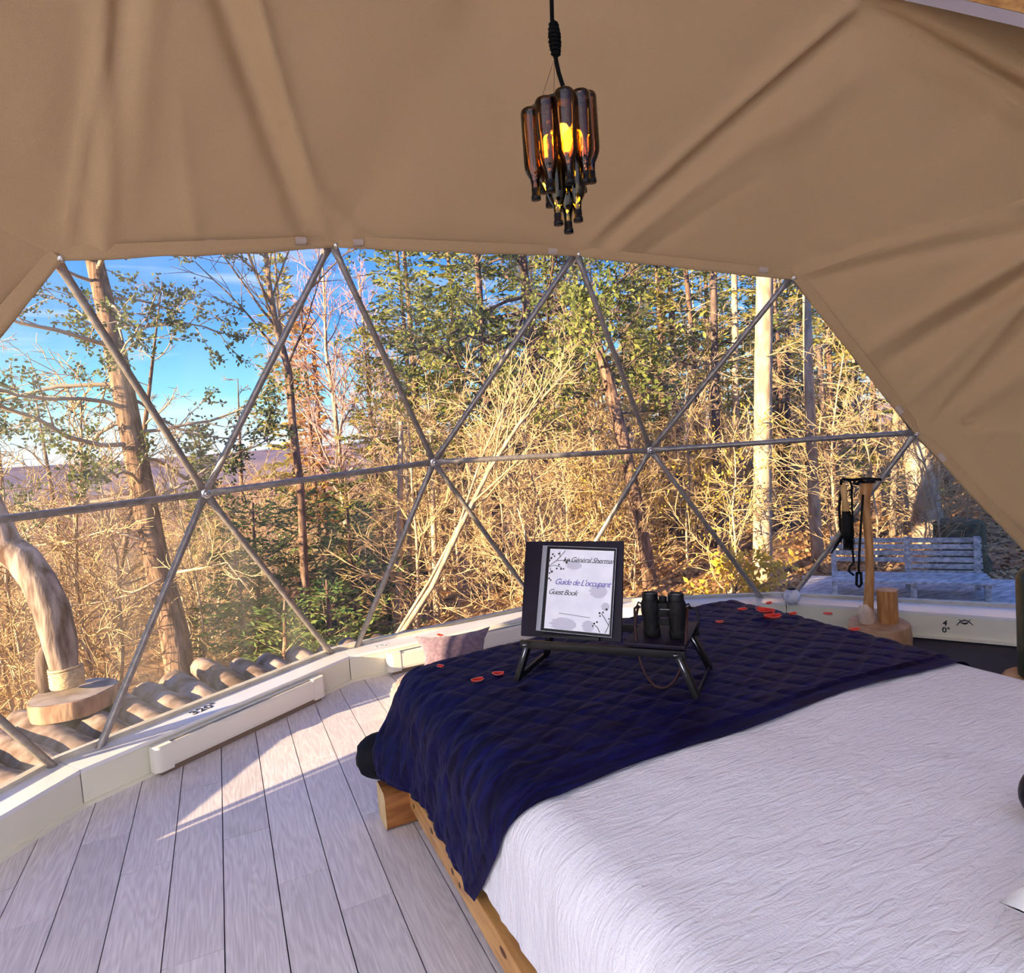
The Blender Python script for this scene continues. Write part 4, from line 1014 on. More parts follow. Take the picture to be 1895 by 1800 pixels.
# ------------------------------------------------------------------ outside: terrain
def azd(x, y): return math.degrees(math.atan2(x, y)), math.hypot(x, y)
def ground(x, y):
    a, d = azd(x, y)
    lf = 1 - smooth01((a + 2) / 34.0)
    z = -.42 - .25 * (1 - smooth01((a - 20) / 30))
    e = max(0.0, d - 5.5)
    z -= lf * (min(e, 40) * .20 + min(max(0, e - 40), 150) * .09)
    z += (1 - lf) * (smooth01((d - 9) / 30) * 1.0 - min(max(0, d - 12), 60) * .02) - (1 - lf) * lf * 1.2 * smooth01((d - 7) / 10)
    z += smooth01((d - 7) / 4) * (.30 * NZ(x * .23, y * .23, 2) + .10 * NZ(x * .8, y * .8, 5))
    return z
M['litter'] = mottled('leaf_litter', (0.16, 0.075, 0.03), (0.46, 0.27, 0.12), 3.2, rough=0.95, bump=1.0, detail=12, c3=(0.60, 0.40, 0.2), spec=.1)
mb = MB(); rows = []; na = 150; ds = [4.6 + .35 * k for k in range(34)] + [17 + 1.4 * k for k in range(40)] + [75 + 9 * k for k in range(18)]
for d in ds:
    r = []
    for i in range(na + 1):
        a = math.radians(-50 + 150 * i / na); x, y = d * math.sin(a) + .6, d * math.cos(a); r.append((x, y, ground(x, y) if d > 5.2 else -.55))
    rows.append(r)
mb.grid(rows); terr = mb.build('ground', M['litter']); tag(terr, 'forest floor covered in dry leaf litter sloping away to the left', kind='structure')
mb = MB(); mb.prism([(DOME_C.x + 30 * math.cos(2 * PI * k / 40), DOME_C.y + 30 * math.sin(2 * PI * k / 40)) for k in range(40)], -3.2, -3.0)
# land behind the viewer, so light and reflections from behind are those of a forest clearing
mb = MB(); rows = []
for d in (4.0, 8, 16, 40, 120, 400):
    rows.append([(DOME_C.x + d * math.cos(2 * PI * k / 48), DOME_C.y + d * math.sin(2 * PI * k / 48), -.75 - (max(0, d - 30) * .12 if math.sin(2 * PI * k / 48) > -.2 else 0) - (30 if d > 100 and math.sin(2 * PI * k / 48) > -.2 else 0)) for k in range(49)])
mb.grid(rows); g2 = mb.build('clearing', M['litter']); tag(g2, 'leaf covered clearing around the dome', kind='structure')
g2.location.z = -.6
# far valley and hills
M['valley'] = mottled('far_forest', (0.13, 0.065, 0.045), (0.42, 0.24, 0.16), 0.35, rough=1.0, detail=10, bump=0.0, spec=0, c3=(0.30, 0.28, 0.13))
M['hill'] = mottled('hazy_hill', (0.18, 0.15, 0.20), (0.30, 0.22, 0.22), 0.02, rough=1.0, detail=8, spec=0)
def hills(name, d, hfn, mat, z0, label):
    mb = MB(); rows = []
    for k in range(9):
        t = k / 8; r = []
        for i in range(161):
            a = math.radians(-60 + 170 * i / 160); r.append((d * (1 + .5 * t) * math.sin(a), d * (1 + .5 * t) * math.cos(a), z0 + (hfn(math.degrees(a)) - z0) * smooth01(t)))
        rows.append(r)
    mb.grid(rows); o = mb.build(name, mat); tag(o, label, kind='structure')
hills('valley', 190, lambda a: -6 + 5 * NZ(a * .08, 1) + 2.0 * NZ(a * .9, 3), M['valley'], -32, 'brown autumn forest filling the valley')
hills('hill_ridge', 900, lambda a: 26 + 16 * NZ(a * .05, 7) + 4 * NZ(a * .3, 2), M['hill'], -60, 'hazy blue ridge on the left horizon')

# ------------------------------------------------------------------ tree builder
M['bark_pale'] = mottled('pale_bark', (0.30, 0.21, 0.14), (0.56, 0.44, 0.31), 6, stretch=(2, 2, .7), rough=0.9, bump=0.5, rand=.12, spec=.1)
M['bark_brown'] = mottled('brown_bark', (0.09, 0.052, 0.036), (0.29, 0.185, 0.13), 9, stretch=(2.5, 2.5, .5), rough=0.95, bump=0.9, rand=.1, spec=.1)
M['bark_dark'] = mottled('dark_bark', (0.08, 0.055, 0.045), (0.20, 0.14, 0.11), 9, stretch=(2.5, 2.5, .6), rough=0.95, bump=0.8, rand=.1, spec=.1)
M['twig_gold'] = plain('golden_twigs', (0.50, 0.35, 0.19), .9, spec=.1)
M['twig_pink'] = plain('pinkish_twigs', (0.44, 0.28, 0.25), .9, spec=.1)
M['twig_grey'] = plain('grey_twigs', (0.34, 0.27, 0.21), .9, spec=.1)
M['needle'] = mottled('green_needles', (0.10, 0.13, 0.03), (0.30, 0.31, 0.09), 1.6, rough=.8, transl=.35, spec=.1, rand=.15)
M['needle_dark'] = mottled('dark_needles', (0.05, 0.075, 0.03), (0.17, 0.20, 0.07), 1.6, rough=.8, transl=.3, spec=.1)
M['needle_yellow'] = mottled('yellowing_needles', (0.20, 0.20, 0.04), (0.42, 0.34, 0.08), 1.2, rough=.8, transl=.35, spec=.1)
M['needle_soft'] = mottled('soft_green_needles', (0.07, 0.13, 0.035), (0.24, 0.28, 0.09), 1.4, rough=.8, transl=.35, spec=.1)
M['needle_orange'] = mottled('browning_needles', (0.42, 0.20, 0.07), (0.50, 0.30, 0.10), 1.5, rough=.8, transl=.35, spec=.1)
M['leaf_yellow'] = mottled('yellow_leaves', (0.62, 0.42, 0.05), (0.75, 0.58, 0.12), 3, rough=.7, transl=.4, spec=.1)

def rvec(rng): return V((rng.gauss(0, 1), rng.gauss(0, 1), rng.gauss(0, 1))).normalized()
def branch_path(rng, p, d, L, n, wob, grav):
    pts = [p.copy()]; d = d.normalized()
    for i in range(n):
        d = (d + rvec(rng) * wob + V((0, 0, grav))).normalized(); p = p + d * (L / n); pts.append(p.copy())
    return pts
def along(pts, t):
    f = t * (len(pts) - 1); i = min(int(f), len(pts) - 2); return pts[i].lerp(pts[i + 1], f - i), (pts[i + 1] - pts[i]).normalized()
def leaf(mb, p, d, l, w, rng):
    s = d.cross(rvec(rng)).normalized() * w
    n = len(mb.v); mb.v += [p, p + d * l * .5 + s, p + d * l, p + d * l * .5 - s]; mb.f.append((n, n + 1, n + 2, n + 3))
def grow(rng, trunk, rad, nprim=30, start=.3, blen=1.6, elev=(15, 55), lev=2, nsec=6, nter=3, rmin=.005, wob=.22, grav=.02, seg=7, leafmode=None, nleaf=0, lsize=.05, taper=.8, droop=0.0, side=None, bth=.016):
    """trunk: list of points; returns trunk, branch and foliage meshes"""
    T, B, F_ = MB(), MB(), MB(); T.tube(trunk, rad, seg)
    for k in range(nprim):
        f = start + (1 - start) * ((k + rng.random()) / nprim); p, td = along(trunk, f); fr = f * (len(rad) - 1); i = min(int(fr), len(rad) - 2); r0 = rad[i] + (rad[i + 1] - rad[i]) * (fr - i)
        az = k * 2.4 + rng.uniform(-.5, .5)
        if side is not None: az = side[0] + rng.uniform(-side[1], side[1])
        el = math.radians(rng.uniform(*elev)); d = V((math.cos(az) * math.cos(el), math.sin(az) * math.cos(el), math.sin(el)))
        L = blen * (1 - taper * (f - start) / (1 - start + 1e-6)) * rng.uniform(.6, 1.25)
        r1 = max(rmin, min(r0 * .45, L * bth)); path = branch_path(rng, p, d, L, 6, wob, grav - droop)
        B.tube(path, [r1 * (1 - .8 * q / 6) + rmin * .5 for q in range(7)], 4, cap=False)
        tips = [path]
        if lev >= 2:
            for j in range(nsec):
                q, bd = along(path, .2 + .8 * rng.random()); dd = (bd + rvec(rng) * .75).normalized(); p2 = branch_path(rng, q, dd, L * rng.uniform(.25, .5), 3, wob, grav - droop)
                B.tube(p2, [max(rmin, r1 * .4), rmin, rmin, rmin * .6], 3, cap=False); tips.append(p2)
                for m_ in range(nter if lev >= 3 else 0):
                    q3, b3 = along(p2, .2 + .8 * rng.random()); d3 = (b3 + rvec(rng) * .9).normalized(); p3 = branch_path(rng, q3, d3, L * rng.uniform(.10, .22), 2, wob, grav)
                    B.tube(p3, [rmin, rmin * .8, rmin * .5], 3, cap=False); tips.append(p3)
        if leafmode:
            for tp_ in tips:
                for m_ in range(nleaf):
                    q, bd = along(tp_, rng.uniform(.35, 1)); q = q + rvec(rng) * lsize * rng.random() * 1.5
                    leaf(F_, q, (bd * .4 + rvec(rng)).normalized(), lsize * rng.uniform(.6, 1.3), lsize * .28, rng)
    return T, B, F_
def straight_trunk(rng, h, r0, n=8, wand=.05, lean=(0, 0)):
    pts, rad = [], []; x = y = 0.0
    for i in range(n + 1):
        t = i / n; pts.append(V((x + lean[0] * t * h, y + lean[1] * t * h, -.35 + (h + .35) * t))); rad.append(r0 * (1 - t * .85) + .006)
        x += rng.uniform(-wand, wand); y += rng.uniform(-wand, wand)
    rad[0] *= 1.25; return pts, rad
def conifer(rng, h, r0, spread, start=.08, whorl=.26, nb=6, droop=.05, needle=.10, dens=13, bare=0.0, shape=.9, lean=(0, 0), npt=3):
    pts, rad = straight_trunk(rng, h, r0, 8, .03, lean); T, B, F_ = MB(), MB(), MB(); T.tube(pts, rad, 7)
    n = int((h * (1 - start)) / whorl)
    for k in range(n):
        f = start + (1 - start) * (k + .3 * rng.random()) / n
        for b in range(nb):
            if rng.random() < bare: continue
            p, td = along(pts, min(f + rng.uniform(-.01, .01), .999)); az = b * 2 * PI / nb + k * 1.1 + rng.uniform(-.35, .35)
            L = spread * (1 - f) ** shape * rng.uniform(.6, 1.2) + .12
            el = math.radians(rng.uniform(-8, 22) + 25 * f); d = V((math.cos(az) * math.cos(el), math.sin(az) * math.cos(el), math.sin(el)))
            path = branch_path(rng, p, d, L, 5, .10, -droop); B.tube(path, [max(.004, L * .010) * (1 - .16 * q) for q in range(6)], 3, cap=False)
            m = max(4, int(L * dens))
            for j in range(m):
                t = .18 + .82 * (j + rng.random()) / m; q, bd = along(path, min(t, .999)); sg = 1 if j % 2 else -1
                s = bd.cross(V((0, 0, 1)))
                if s.length < .01: continue
                s.normalize(); dd = (bd * .75 + s * sg * .8 + V((0, 0, rng.uniform(-.35, .10)))).normalized(); l2 = (L * .30 * (1 - t) + .13) * rng.uniform(.7, 1.2)
                for m_ in range(npt):
                    q2 = q + dd * (l2 * m_ / npt); leaf(F_, q2, (dd + rvec(rng) * .45).normalized(), needle * rng.uniform(1.0, 1.7), needle * .22, rng)
            q, bd = along(path, .95); leaf(F_, q, bd, needle * 1.6, needle * .25, rng)
    return T, B, F_
def make(parts, mats, name, label, cat, loc, group=None):
    root = empty(name, loc, label, cat, group)
    for mbx, mt, nm in zip(parts, mats, ('trunk', 'branches', 'foliage')):
        if mbx is None or not mbx.f: continue
        me = mbx.mesh(nm); me.materials.append(mt); o = bpy.data.objects.new(nm, me); COL.objects.link(o); o.parent = root
        if nm != 'trunk': o['kind'] = 'stuff'
    return root
def clone(root, loc, rz, sc, label=None):
    r = root.copy(); COL.objects.link(r); r.location = loc; r.rotation_euler = (0, 0, rz); r.scale = (sc, sc, sc)
    if label: r['label'] = label
    for ch in root.children:
        c = ch.copy(); COL.objects.link(c); c.parent = r
    return r
def px_trunk(pix, D, D2=None, base=True):
    pts = [atd(x, y, D if D2 is None else D + (D2 - D) * i / (len(pix) - 1)) for i, (x, y) in enumerate(pix)]
    if base:
        g = ground(pts[0].x, pts[0].y) - .25
        if pts[0].z > g + .1:
            d = (pts[0] - pts[1]).normalized(); d = (d + V((0, 0, -1)) * 1.0).normalized()
            pts.insert(0, pts[0] + d * ((pts[0].z - g) / -d.z))
    return pts
def local_tree(pts, rad, name, label, mats, cat='tree', group=None, seed=1, **kw):
    rng = random.Random(seed); b = pts[0].copy(); rad = list(rad)
    while len(rad) < len(pts): rad.insert(0, rad[0] * 1.1)
    parts = grow(rng, [p - b for p in pts], rad, **kw); return make(parts, mats, name, label, cat, b, group)
W_ = lambda px, D: px * D / FPX / 2        # radius of something so many pixels wide at depth D

# --- the leaning cedar left of the window
D = 8.0
cp = px_trunk([(335, 1252), (318, 1150), (290, 1040), (268, 930), (243, 800), (222, 690), (198, 580), (172, 470), (150, 380)], D)
local_tree(cp, [W_(w, D) for w in (52, 48, 44, 42, 40, 38, 34, 30, 28)], 'cedar_tree', 'leaning brown cedar with dark leafy sprays left of the window', (M['bark_brown'], M['twig_grey'], M['needle_dark']),
           seed=11, nprim=24, start=.42, blen=2.0, elev=(-15, 25), lev=3, nsec=6, nter=3, rmin=.006, wob=.30, grav=.02, leafmode='c', nleaf=17, lsize=.062, taper=.25)
local_tree(px_trunk([(352, 1245), (345, 1180), (322, 1090), (305, 1010)], 8.6), [W_(w, 8.6) for w in (18, 16, 14, 6)], 'sapling', 'thin dead stem leaning against the foot of the cedar', (M['bark_pale'], M['twig_gold'], None), seed=31, nprim=14, start=.1, blen=.9, elev=(-30, 20), lev=2, nsec=4, rmin=.005, wob=.35)
# low dead branches of the cedar reaching over the log deck
local_tree(px_trunk([(300, 1070), (240, 1100), (200, 1112), (140, 1120)], 7.6, base=False), [.016, .014, .010, .006], 'dead_branch', 'pale dead branch reaching left from the cedar above the log deck', (M['bark_pale'], M['twig_gold'], None), cat='branch', seed=12, nprim=12, start=.2, blen=.8, elev=(-40, 30), lev=2, nsec=4, rmin=.005, wob=.4)
local_tree(px_trunk([(318, 1060), (380, 1050), (420, 1040), (475, 1110)], 7.6, base=False), [.016, .014, .010, .006], 'dead_branch', 'crooked pale branch reaching right from the cedar', (M['bark_pale'], M['twig_gold'], None), cat='branch', seed=13, nprim=12, start=.2, blen=.7, elev=(-50, 30), lev=2, nsec=4, rmin=.005, wob=.4)
local_tree(px_trunk([(270, 1000), (200, 980), (130, 1000), (60, 1010)], 7.7, base=False), [.016, .012, .010, .006], 'dead_branch', 'pale dead branch of the cedar just below the horizontal tube', (M['bark_pale'], M['twig_gold'], None), cat='branch', seed=14, nprim=12, start=.2, blen=.9, elev=(-40, 30), lev=2, nsec=4, rmin=.005, wob=.4)
# --- bare brushy trees at the far left
for i, (px, py, px2, py2, D, sd, lb) in enumerate(((20, 1240, -30, 560, 11, 41, 'bare grey tree at the far left with spreading twigs'), (130, 1200, 60, 700, 13, 42, 'slender bare tree behind the driftwood trunk'), (215, 1100, 300, 520, 12, 43, 'forked bare tree right behind the leaning cedar'), (440, 1180, 440, 700, 15, 44, 'bare twiggy tree between cedar and slim dark tree'))):
    local_tree(px_trunk([(px, py), ((px + px2) / 2 + 8, (py + py2) / 2), (px2, py2)], D), [W_(12, D), W_(9, D), .008], 'bare_tree', lb, (M['bark_brown'], M['twig_grey'], None), seed=sd, nprim=18, start=.25, blen=2.0, elev=(5, 60), lev=3, nsec=6, nter=3, rmin=.006, wob=.25)
# --- slim dark tree
D = 9.0
local_tree(px_trunk([(572, 1215), (562, 1040), (556, 900), (541, 780), (535, 690), (510, 600), (497, 520), (488, 430), (486, 330)], D), [W_(w, D) for w in (17, 16, 14, 14, 13, 12, 9, 8, 6)], 'bare_tree', 'slim dark bare tree with upswept branches before the yellowing spruce', (M['bark_brown'], M['bark_dark'], None), seed=15, nprim=20, start=.55, blen=2.0, elev=(30, 65), lev=3, nsec=5, nter=2, rmin=.006, wob=.12, grav=.05, taper=.5)
# --- yellowing spruce and its browning neighbour
def conifer_at(pxb, pyt, D, r0, spread, seed, name, label, mats, lean=(0, 0), group=None, **kw):
    p = atd(pxb, 1000, D); gz = ground(p.x, p.y); top = atd(pxb, pyt, D).z; h = top - gz
    return make(conifer(random.Random(seed), h, r0, spread, lean=lean, **kw), mats, name, label, 'tree', (p.x, p.y, gz), group)
conifer_at(560, 455, 17, .11, 1.35, 21, 'spruce_tree', 'narrow yellow-green spruce right of the slim dark tree', (M['bark_brown'], M['twig_grey'], M['needle_yellow']), start=.30, nb=6, whorl=.3, needle=.13)
conifer_at(592, 560, 16, .09, .75, 22, 'spruce_tree', 'rusty browning young spruce touching the yellow-green one', (M['bark_brown'], M['twig_gold'], M['needle_orange']), start=.35, nb=6, needle=.12)
conifer_at(388, 785, 22, .10, 1.3, 23, 'spruce_tree', 'small grey-green conifer standing on the horizon behind the left hub', (M['bark_brown'], M['twig_grey'], M['needle']), start=.1, needle=.16, nb=7)
conifer_at(655, 860, 14, .07, 1.1, 24, 'spruce_tree', 'small dark conifer behind the middle hub', (M['bark_brown'], M['twig_grey'], M['needle_dark']), start=.1, needle=.12)
# --- soft green young firs beyond the log deck
for i, (px, py, D, s, sd, lb) in enumerate(((470, 930, 9.5, 1.3, 51, 'soft green young fir just right of the left hub'), (545, 905, 10.2, 1.4, 52, 'tall soft green fir behind the slim dark trunk'), (640, 940, 9.8, 1.3, 53, 'soft green fir left of the middle diagonal tube'), (425, 1010, 9.0, .9, 54, 'low green fir beside the foot of the cedar'), (600, 1075, 8.2, .9, 55, 'low feathery fir just above the log deck'), (705, 1010, 10.5, 1.0, 56, 'green fir thinning out towards the leaning pole tree'), (505, 1110, 7.9, .8, 57, 'small green fir peeking over the log ends'))):
    conifer_at(px, py, D, .05, s, sd, 'fir_tree', lb, (M['bark_brown'], M['twig_gold'], M['needle_soft']), group='young firs', start=.02, whorl=.17, nb=7, needle=.075, dens=15, droop=.02, shape=.75)
# --- pinkish birch brush
for i, (px, py, D, sd, lb) in enumerate(((640, 470, 15, 61, 'pink-twigged bare birch under the second top hub'), (700, 520, 17, 62, 'pink-twigged bare birch left of the big hemlock'), (745, 600, 19, 63, 'shorter pink-twigged birch at the edge of the hemlock'))):
    p = atd(px, 1000, D); gz = ground(p.x, p.y); rng = random.Random(sd); h = atd(px, py, D).z - gz; t, r = straight_trunk(rng, h, .09, 8, .10)
    make(grow(rng, t, r, nprim=46, start=.35, blen=2.4, elev=(20, 65), lev=3, nsec=7, nter=4, rmin=.006, wob=.14, grav=.04), (M['bark_pale'], M['twig_pink'], None), 'birch_tree', lb, 'tree', (p.x, p.y, gz), 'pink-twigged birches')
# --- big hemlock in the middle
D = 12.0
hk = px_trunk([(1003, 1110), (1000, 1000), (992, 900), (988, 780), (985, 680), (975, 560), (966, 450), (960, 330), (955, 180)], D)
root = local_tree(hk, [W_(w, D) for w in (34, 30, 28, 25, 22, 18, 15, 12, 8)], 'hemlock_tree', 'big hemlock in the middle with airy green sprays and crooked limbs', (M['bark_brown'], M['bark_dark'], M['needle']), seed=71, nprim=52, start=.30, blen=3.2, elev=(-12, 30), lev=3, nsec=8, nter=3, rmin=.006, wob=.20, leafmode='c', nleaf=16, lsize=.075, taper=.25, droop=.03)
for i, (px, py, D, s, sd, lb) in enumerate(((790, 380, 15, 2.3, 72, 'green hemlock left of the big middle one'), (870, 360, 18, 2.4, 73, 'hemlock behind the left limbs of the big middle one'), (1095, 360, 16, 2.2, 74, 'hemlock just right of the big middle one'), (1270, 330, 15, 2.1, 75, 'green-gold spruce left of the thick pale trunk'), (1200, 400, 20, 2.0, 76, 'spruce standing far behind the right diagonal tubes'), (1345, 420, 21, 2.0, 77, 'yellow-green spruce behind the thick pale trunk'), (1500, 400, 19, 2.0, 78, 'spruce with dead lower limbs right of the thick pale trunk'), (1590, 500, 17, 1.8, 79, 'dark spruce under the sloping canvas edge'), (1010, 300, 22, 2.2, 80, 'tall spruce behind the big middle hemlock'))):
    conifer_at(px, py, D, .13, s, sd, 'hemlock_tree' if i < 3 else 'spruce_tree', lb, (M['bark_brown'], M['twig_gold'], (M['needle'], M['needle_yellow'], M['needle'])[i % 3]), start=.33 if px < 1150 else .42, nb=5, whorl=.32, needle=.13, bare=.22, droop=.06, shape=.7)
for i, (px, py, D, s, sd, st_, mt, lb) in enumerate(((1235, 380, 13, 1.5, 171, .40, 'needle', 'green spruce crown above the right-middle hub'), (1300, 330, 12.5, 1.6, 172, .45, 'needle_yellow', 'sunlit yellow-green spruce crown beside the dark trunk'), (1455, 430, 12.5, 1.5, 173, .30, 'needle_yellow', 'golden spruce just right of the thick pale trunk'), (1545, 480, 12, 1.4, 174, .25, 'needle_yellow', 'golden-green spruce above the axe handle'), (1625, 560, 12.5, 1.4, 175, .2, 'needle', 'green spruce crown beside the right canvas edge'))):
    conifer_at(px, py, D, .10, s, sd, 'spruce_tree', lb, (M['bark_brown'], M['twig_gold'], M[mt]), start=st_, nb=5, whorl=.30, needle=.10, bare=.18, droop=.06, shape=.7, dens=14)
# --- leaning golden pole tree
D = 7.6
local_tree(px_trunk([(738, 1180), (800, 1085), (845, 990), (905, 870), (960, 785), (1010, 730), (1065, 672)], D), [W_(w, D) for w in (11, 10, 10, 8, 7, 5, 3)], 'leaning_tree', 'golden bare pole leaning to the right across the window', (M['bark_pale'], M['twig_gold'], None), seed=81, nprim=26, start=.45, blen=1.3, elev=(20, 70), lev=3, nsec=4, nter=2, rmin=.0045, wob=.16, side=(.3, 1.2))
local_tree(px_trunk([(728, 1182), (795, 1075), (850, 970), (890, 850), (930, 760), (965, 700)], 7.8), [W_(w, 7.8) for w in (6, 6, 5, 4, 3, 3)], 'leaning_tree', 'thin second pole leaning alongside the golden one', (M['bark_pale'], M['twig_gold'], None), seed=82, nprim=16, start=.5, blen=1.0, elev=(20, 70), lev=2, nsec=4, rmin=.0045, wob=.16, side=(.3, 1.2))
# --- leaning grey trunk left of the right-middle hub
D = 9.0
local_tree(px_trunk([(1206, 1110), (1196, 1030), (1182, 950), (1165, 870), (1147, 790), (1125, 700), (1108, 640), (1095, 540)], D), [W_(w, D) for w in (32, 28, 26, 25, 25, 22, 16, 10)], 'leaning_tree', 'grey-brown trunk leaning left behind the right-middle hub', (M['bark_brown'], M['bark_dark'], M['needle']), seed=83, nprim=20, start=.6, blen=1.6, elev=(-5, 45), lev=3, nsec=5, nter=2, rmin=.006, leafmode='c', nleaf=5, lsize=.10)
# --- trunks of the right-hand forest
for i, (pix, ws, D, bark, tw, sd, lb) in enumerate((
        ([(1412, 1140), (1411, 1000), (1411, 850), (1413, 650), (1416, 470), (1418, 300)], (38, 34, 32, 32, 30, 26), 8.6, 'bark_pale', 'twig_gold', 91, 'thick pale trunk standing upright right of centre'),
        ([(1330, 1110), (1329, 980), (1326, 820), (1322, 650), (1320, 450)], (19, 17, 16, 14, 12), 10.5, 'bark_dark', 'twig_gold', 92, 'dark trunk two steps left of the thick pale one'),
        ([(1366, 1080), (1364, 950), (1362, 800), (1360, 600), (1358, 420)], (15, 14, 13, 12, 10), 11.5, 'bark_pale', 'twig_gold', 93, 'slim pale trunk just left of the thick pale one'),
        ([(1518, 1090), (1508, 960), (1502, 830), (1496, 690), (1492, 520)], (24, 22, 20, 18, 14), 9.5, 'bark_pale', 'twig_gold', 94, 'pale trunk left of the axe handle'),
        ([(1548, 1080), (1540, 950), (1528, 820), (1515, 640)], (12, 11, 10, 9), 10.5, 'bark_dark', 'twig_gold', 95, 'thin dark trunk behind the hearth brush'),
        ([(1285, 1100), (1283, 960), (1280, 800), (1276, 600)], (13, 12, 11, 9), 12, 'bark_pale', 'twig_gold', 96, 'slim pale trunk under the right diagonal tube'),
        ([(1255, 1080), (1258, 1000), (1250, 900), (1246, 700)], (10, 9, 9, 8), 12.5, 'bark_brown', 'twig_gold', 97, 'thin brown trunk right of the leaning grey one'),
        ([(1462, 1090), (1460, 960), (1458, 800), (1456, 600)], (11, 10, 10, 8), 12, 'bark_dark', 'twig_gold', 98, 'thin dark trunk just right of the thick pale one'),
        ([(1158, 1120), (1160, 1040), (1164, 940), (1168, 800)], (22, 16, 12, 9), 11, 'bark_pale', 'twig_gold', 99, 'crooked pale trunk left of the leaning grey one'),
        ([(1650, 1060), (1652, 960), (1655, 850), (1660, 700)], (12, 12, 11, 10), 10.5, 'bark_pale', 'twig_gold', 100, 'slim pale trunk behind the right end hub'),
        ([(865, 1170), (862, 1060), (868, 950), (872, 800)], (13, 12, 10, 8), 11, 'bark_pale', 'twig_gold', 101, 'pale trunk left of the reading board'),
        ([(812, 1185), (806, 1080), (802, 960), (800, 860)], (15, 13, 10, 6), 10, 'bark_pale', 'twig_gold', 102, 'broken pale stub crossed by the leaning pole'),
        ([(765, 1170), (760, 1080), (756, 960), (752, 840)], (10, 9, 8, 7), 11, 'bark_pale', 'twig_gold', 103, 'slim pale trunk left of the broken stub'),
        ([(735, 1185), (738, 1080), (740, 960), (742, 780)], (16, 14, 12, 9), 10, 'bark_pale', 'twig_gold', 104, 'pale trunk right of the second diagonal tube'),
        ([(942, 1140), (940, 1040), (942, 930), (944, 820)], (10, 9, 8, 7), 12, 'bark_pale', 'twig_gold', 105, 'slim pale trunk left of the reading board top corner'),
        ([(595, 870), (588, 760), (580, 640)], (9, 8, 7), 17, 'bark_brown', 'twig_grey', 106, 'thin stem below the browning spruce'))):
    local_tree(px_trunk(pix, D), [W_(w, D) for w in ws], 'forest_tree', lb, (M[bark], M[tw], None), seed=sd, nprim=18, start=.30, blen=1.15, elev=(-20, 25), lev=3, nsec=5, nter=2, rmin=.0035, wob=.22, taper=.3, bth=.008)
# big near trunk at the right, and its stump
D = 9.85
local_tree(px_trunk([(1722, 1010), (1712, 940), (1702, 880), (1694, 820), (1690, 740), (1686, 600)], D), [W_(w, D) for w in (62, 54, 48, 44, 40, 34)], 'forest_tree', 'massive sunlit trunk behind the right end hub', (M['bark_pale'], M['twig_gold'], None), seed=111, nprim=8, start=.5, blen=1.5, lev=2)
sb = atd(1775, 1000, 8.0); g0 = ground(sb.x, sb.y)
st = empty('tree_stump', (sb.x, sb.y, g0), 'dark mossy stump beside the massive trunk at the right', 'stump')
mb = MB(); hz = sb.z - g0
for k in range(2): pass
mb.lathe([(.36, -.2), (.32, .15), (.28, hz * .6), (.27, hz + .22), (.20, hz + .26), (.02, hz + .24)], 16, None, (sb.x, sb.y, g0)); mb.build('stump_body', mottled('mossy_bark', (.05, .04, .02), (.16, .12, .05), 12, rough=.95, bump=.8), st)

# --- thicket behind: shared meshes, one object per tree
protos = []
for s in range(7):
    rng = random.Random(200 + s); h = rng.uniform(9, 12); t, r = straight_trunk(rng, h, rng.uniform(.05, .10), 8, .12)
    if s in (1, 3, 4):
        protos.append((grow(rng, t, r, nprim=34, start=.08, blen=.85, elev=(-25, 30), lev=3, nsec=4, nter=2, rmin=.005, wob=.24, taper=.3, seg=6), (M['bark_pale'] if s != 3 else M['bark_dark'], M['twig_gold'], None), 'pole')); continue
    protos.append((grow(rng, t, r, nprim=40, start=.12, blen=2.0, elev=(-5, 55), lev=3, nsec=6, nter=3, rmin=.007, wob=.24, taper=.55, seg=6), (M['bark_pale'] if s % 3 else M['bark_brown'], M['twig_gold'] if s % 2 else M['twig_grey'], None), 'bare'))
for s in range(4):
    rng = random.Random(300 + s); h = rng.uniform(2.4, 3.8); t, r = straight_trunk(rng, h, .022, 6, .12)
    protos.append((grow(rng, t, r, nprim=26, start=.04, blen=1.3, elev=(5, 65), lev=3, nsec=6, nter=3, rmin=.005, wob=.28, taper=.35, seg=5, leafmode='y' if s == 3 else None, nleaf=1, lsize=.06), (M['bark_pale'], M['twig_gold'], M['leaf_yellow']), 'brush'))
for s in range(3):
    rng = random.Random(330 + s)
    protos.append((conifer(rng, rng.uniform(9, 12), .10, 1.7, start=.22, nb=5, whorl=.34, needle=.13, bare=.2, droop=.06, shape=.7, dens=11), (M['bark_brown'], M['twig_gold'], (M['needle'], M['needle_yellow'], M['needle_yellow'])[s]), 'conifer'))
roots = {}
rng = random.Random(77); nb_ = 0; placed = []
def where(x, y):
    v = RT.transposed() @ (V((x, y, 0)) - ORG); px = 947.5 + FPX * v.x / max(.1, -v.z)
    return ('left of the left hub' if px < 380 else 'between the left and middle hubs' if px < 803 else 'between the middle and right-middle hubs' if px < 1204 else 'between right-middle hub and thick pale trunk' if px < 1412 else 'right of the thick pale trunk')
def place(kind_i, x, y, sc, label, name, cat, group):
    dist = 'nearer' if math.hypot(x, y) < (21 if kind_i < 7 or kind_i > 10 else 14) else 'farther'
    label = dist + ' ' + label + ' ' + where(x, y); group = label
    z = ground(x, y) - .03; rz = rng.random() * 6.28
    if kind_i not in roots:
        parts, mats, _ = protos[kind_i]; r = make(parts, mats, name, label, cat, (x, y, z), group); r.rotation_euler.z = rz; r.scale = (sc,) * 3; roots[kind_i] = r
    else: clone(roots[kind_i], (x, y, z), rz, sc, label)['group'] = group
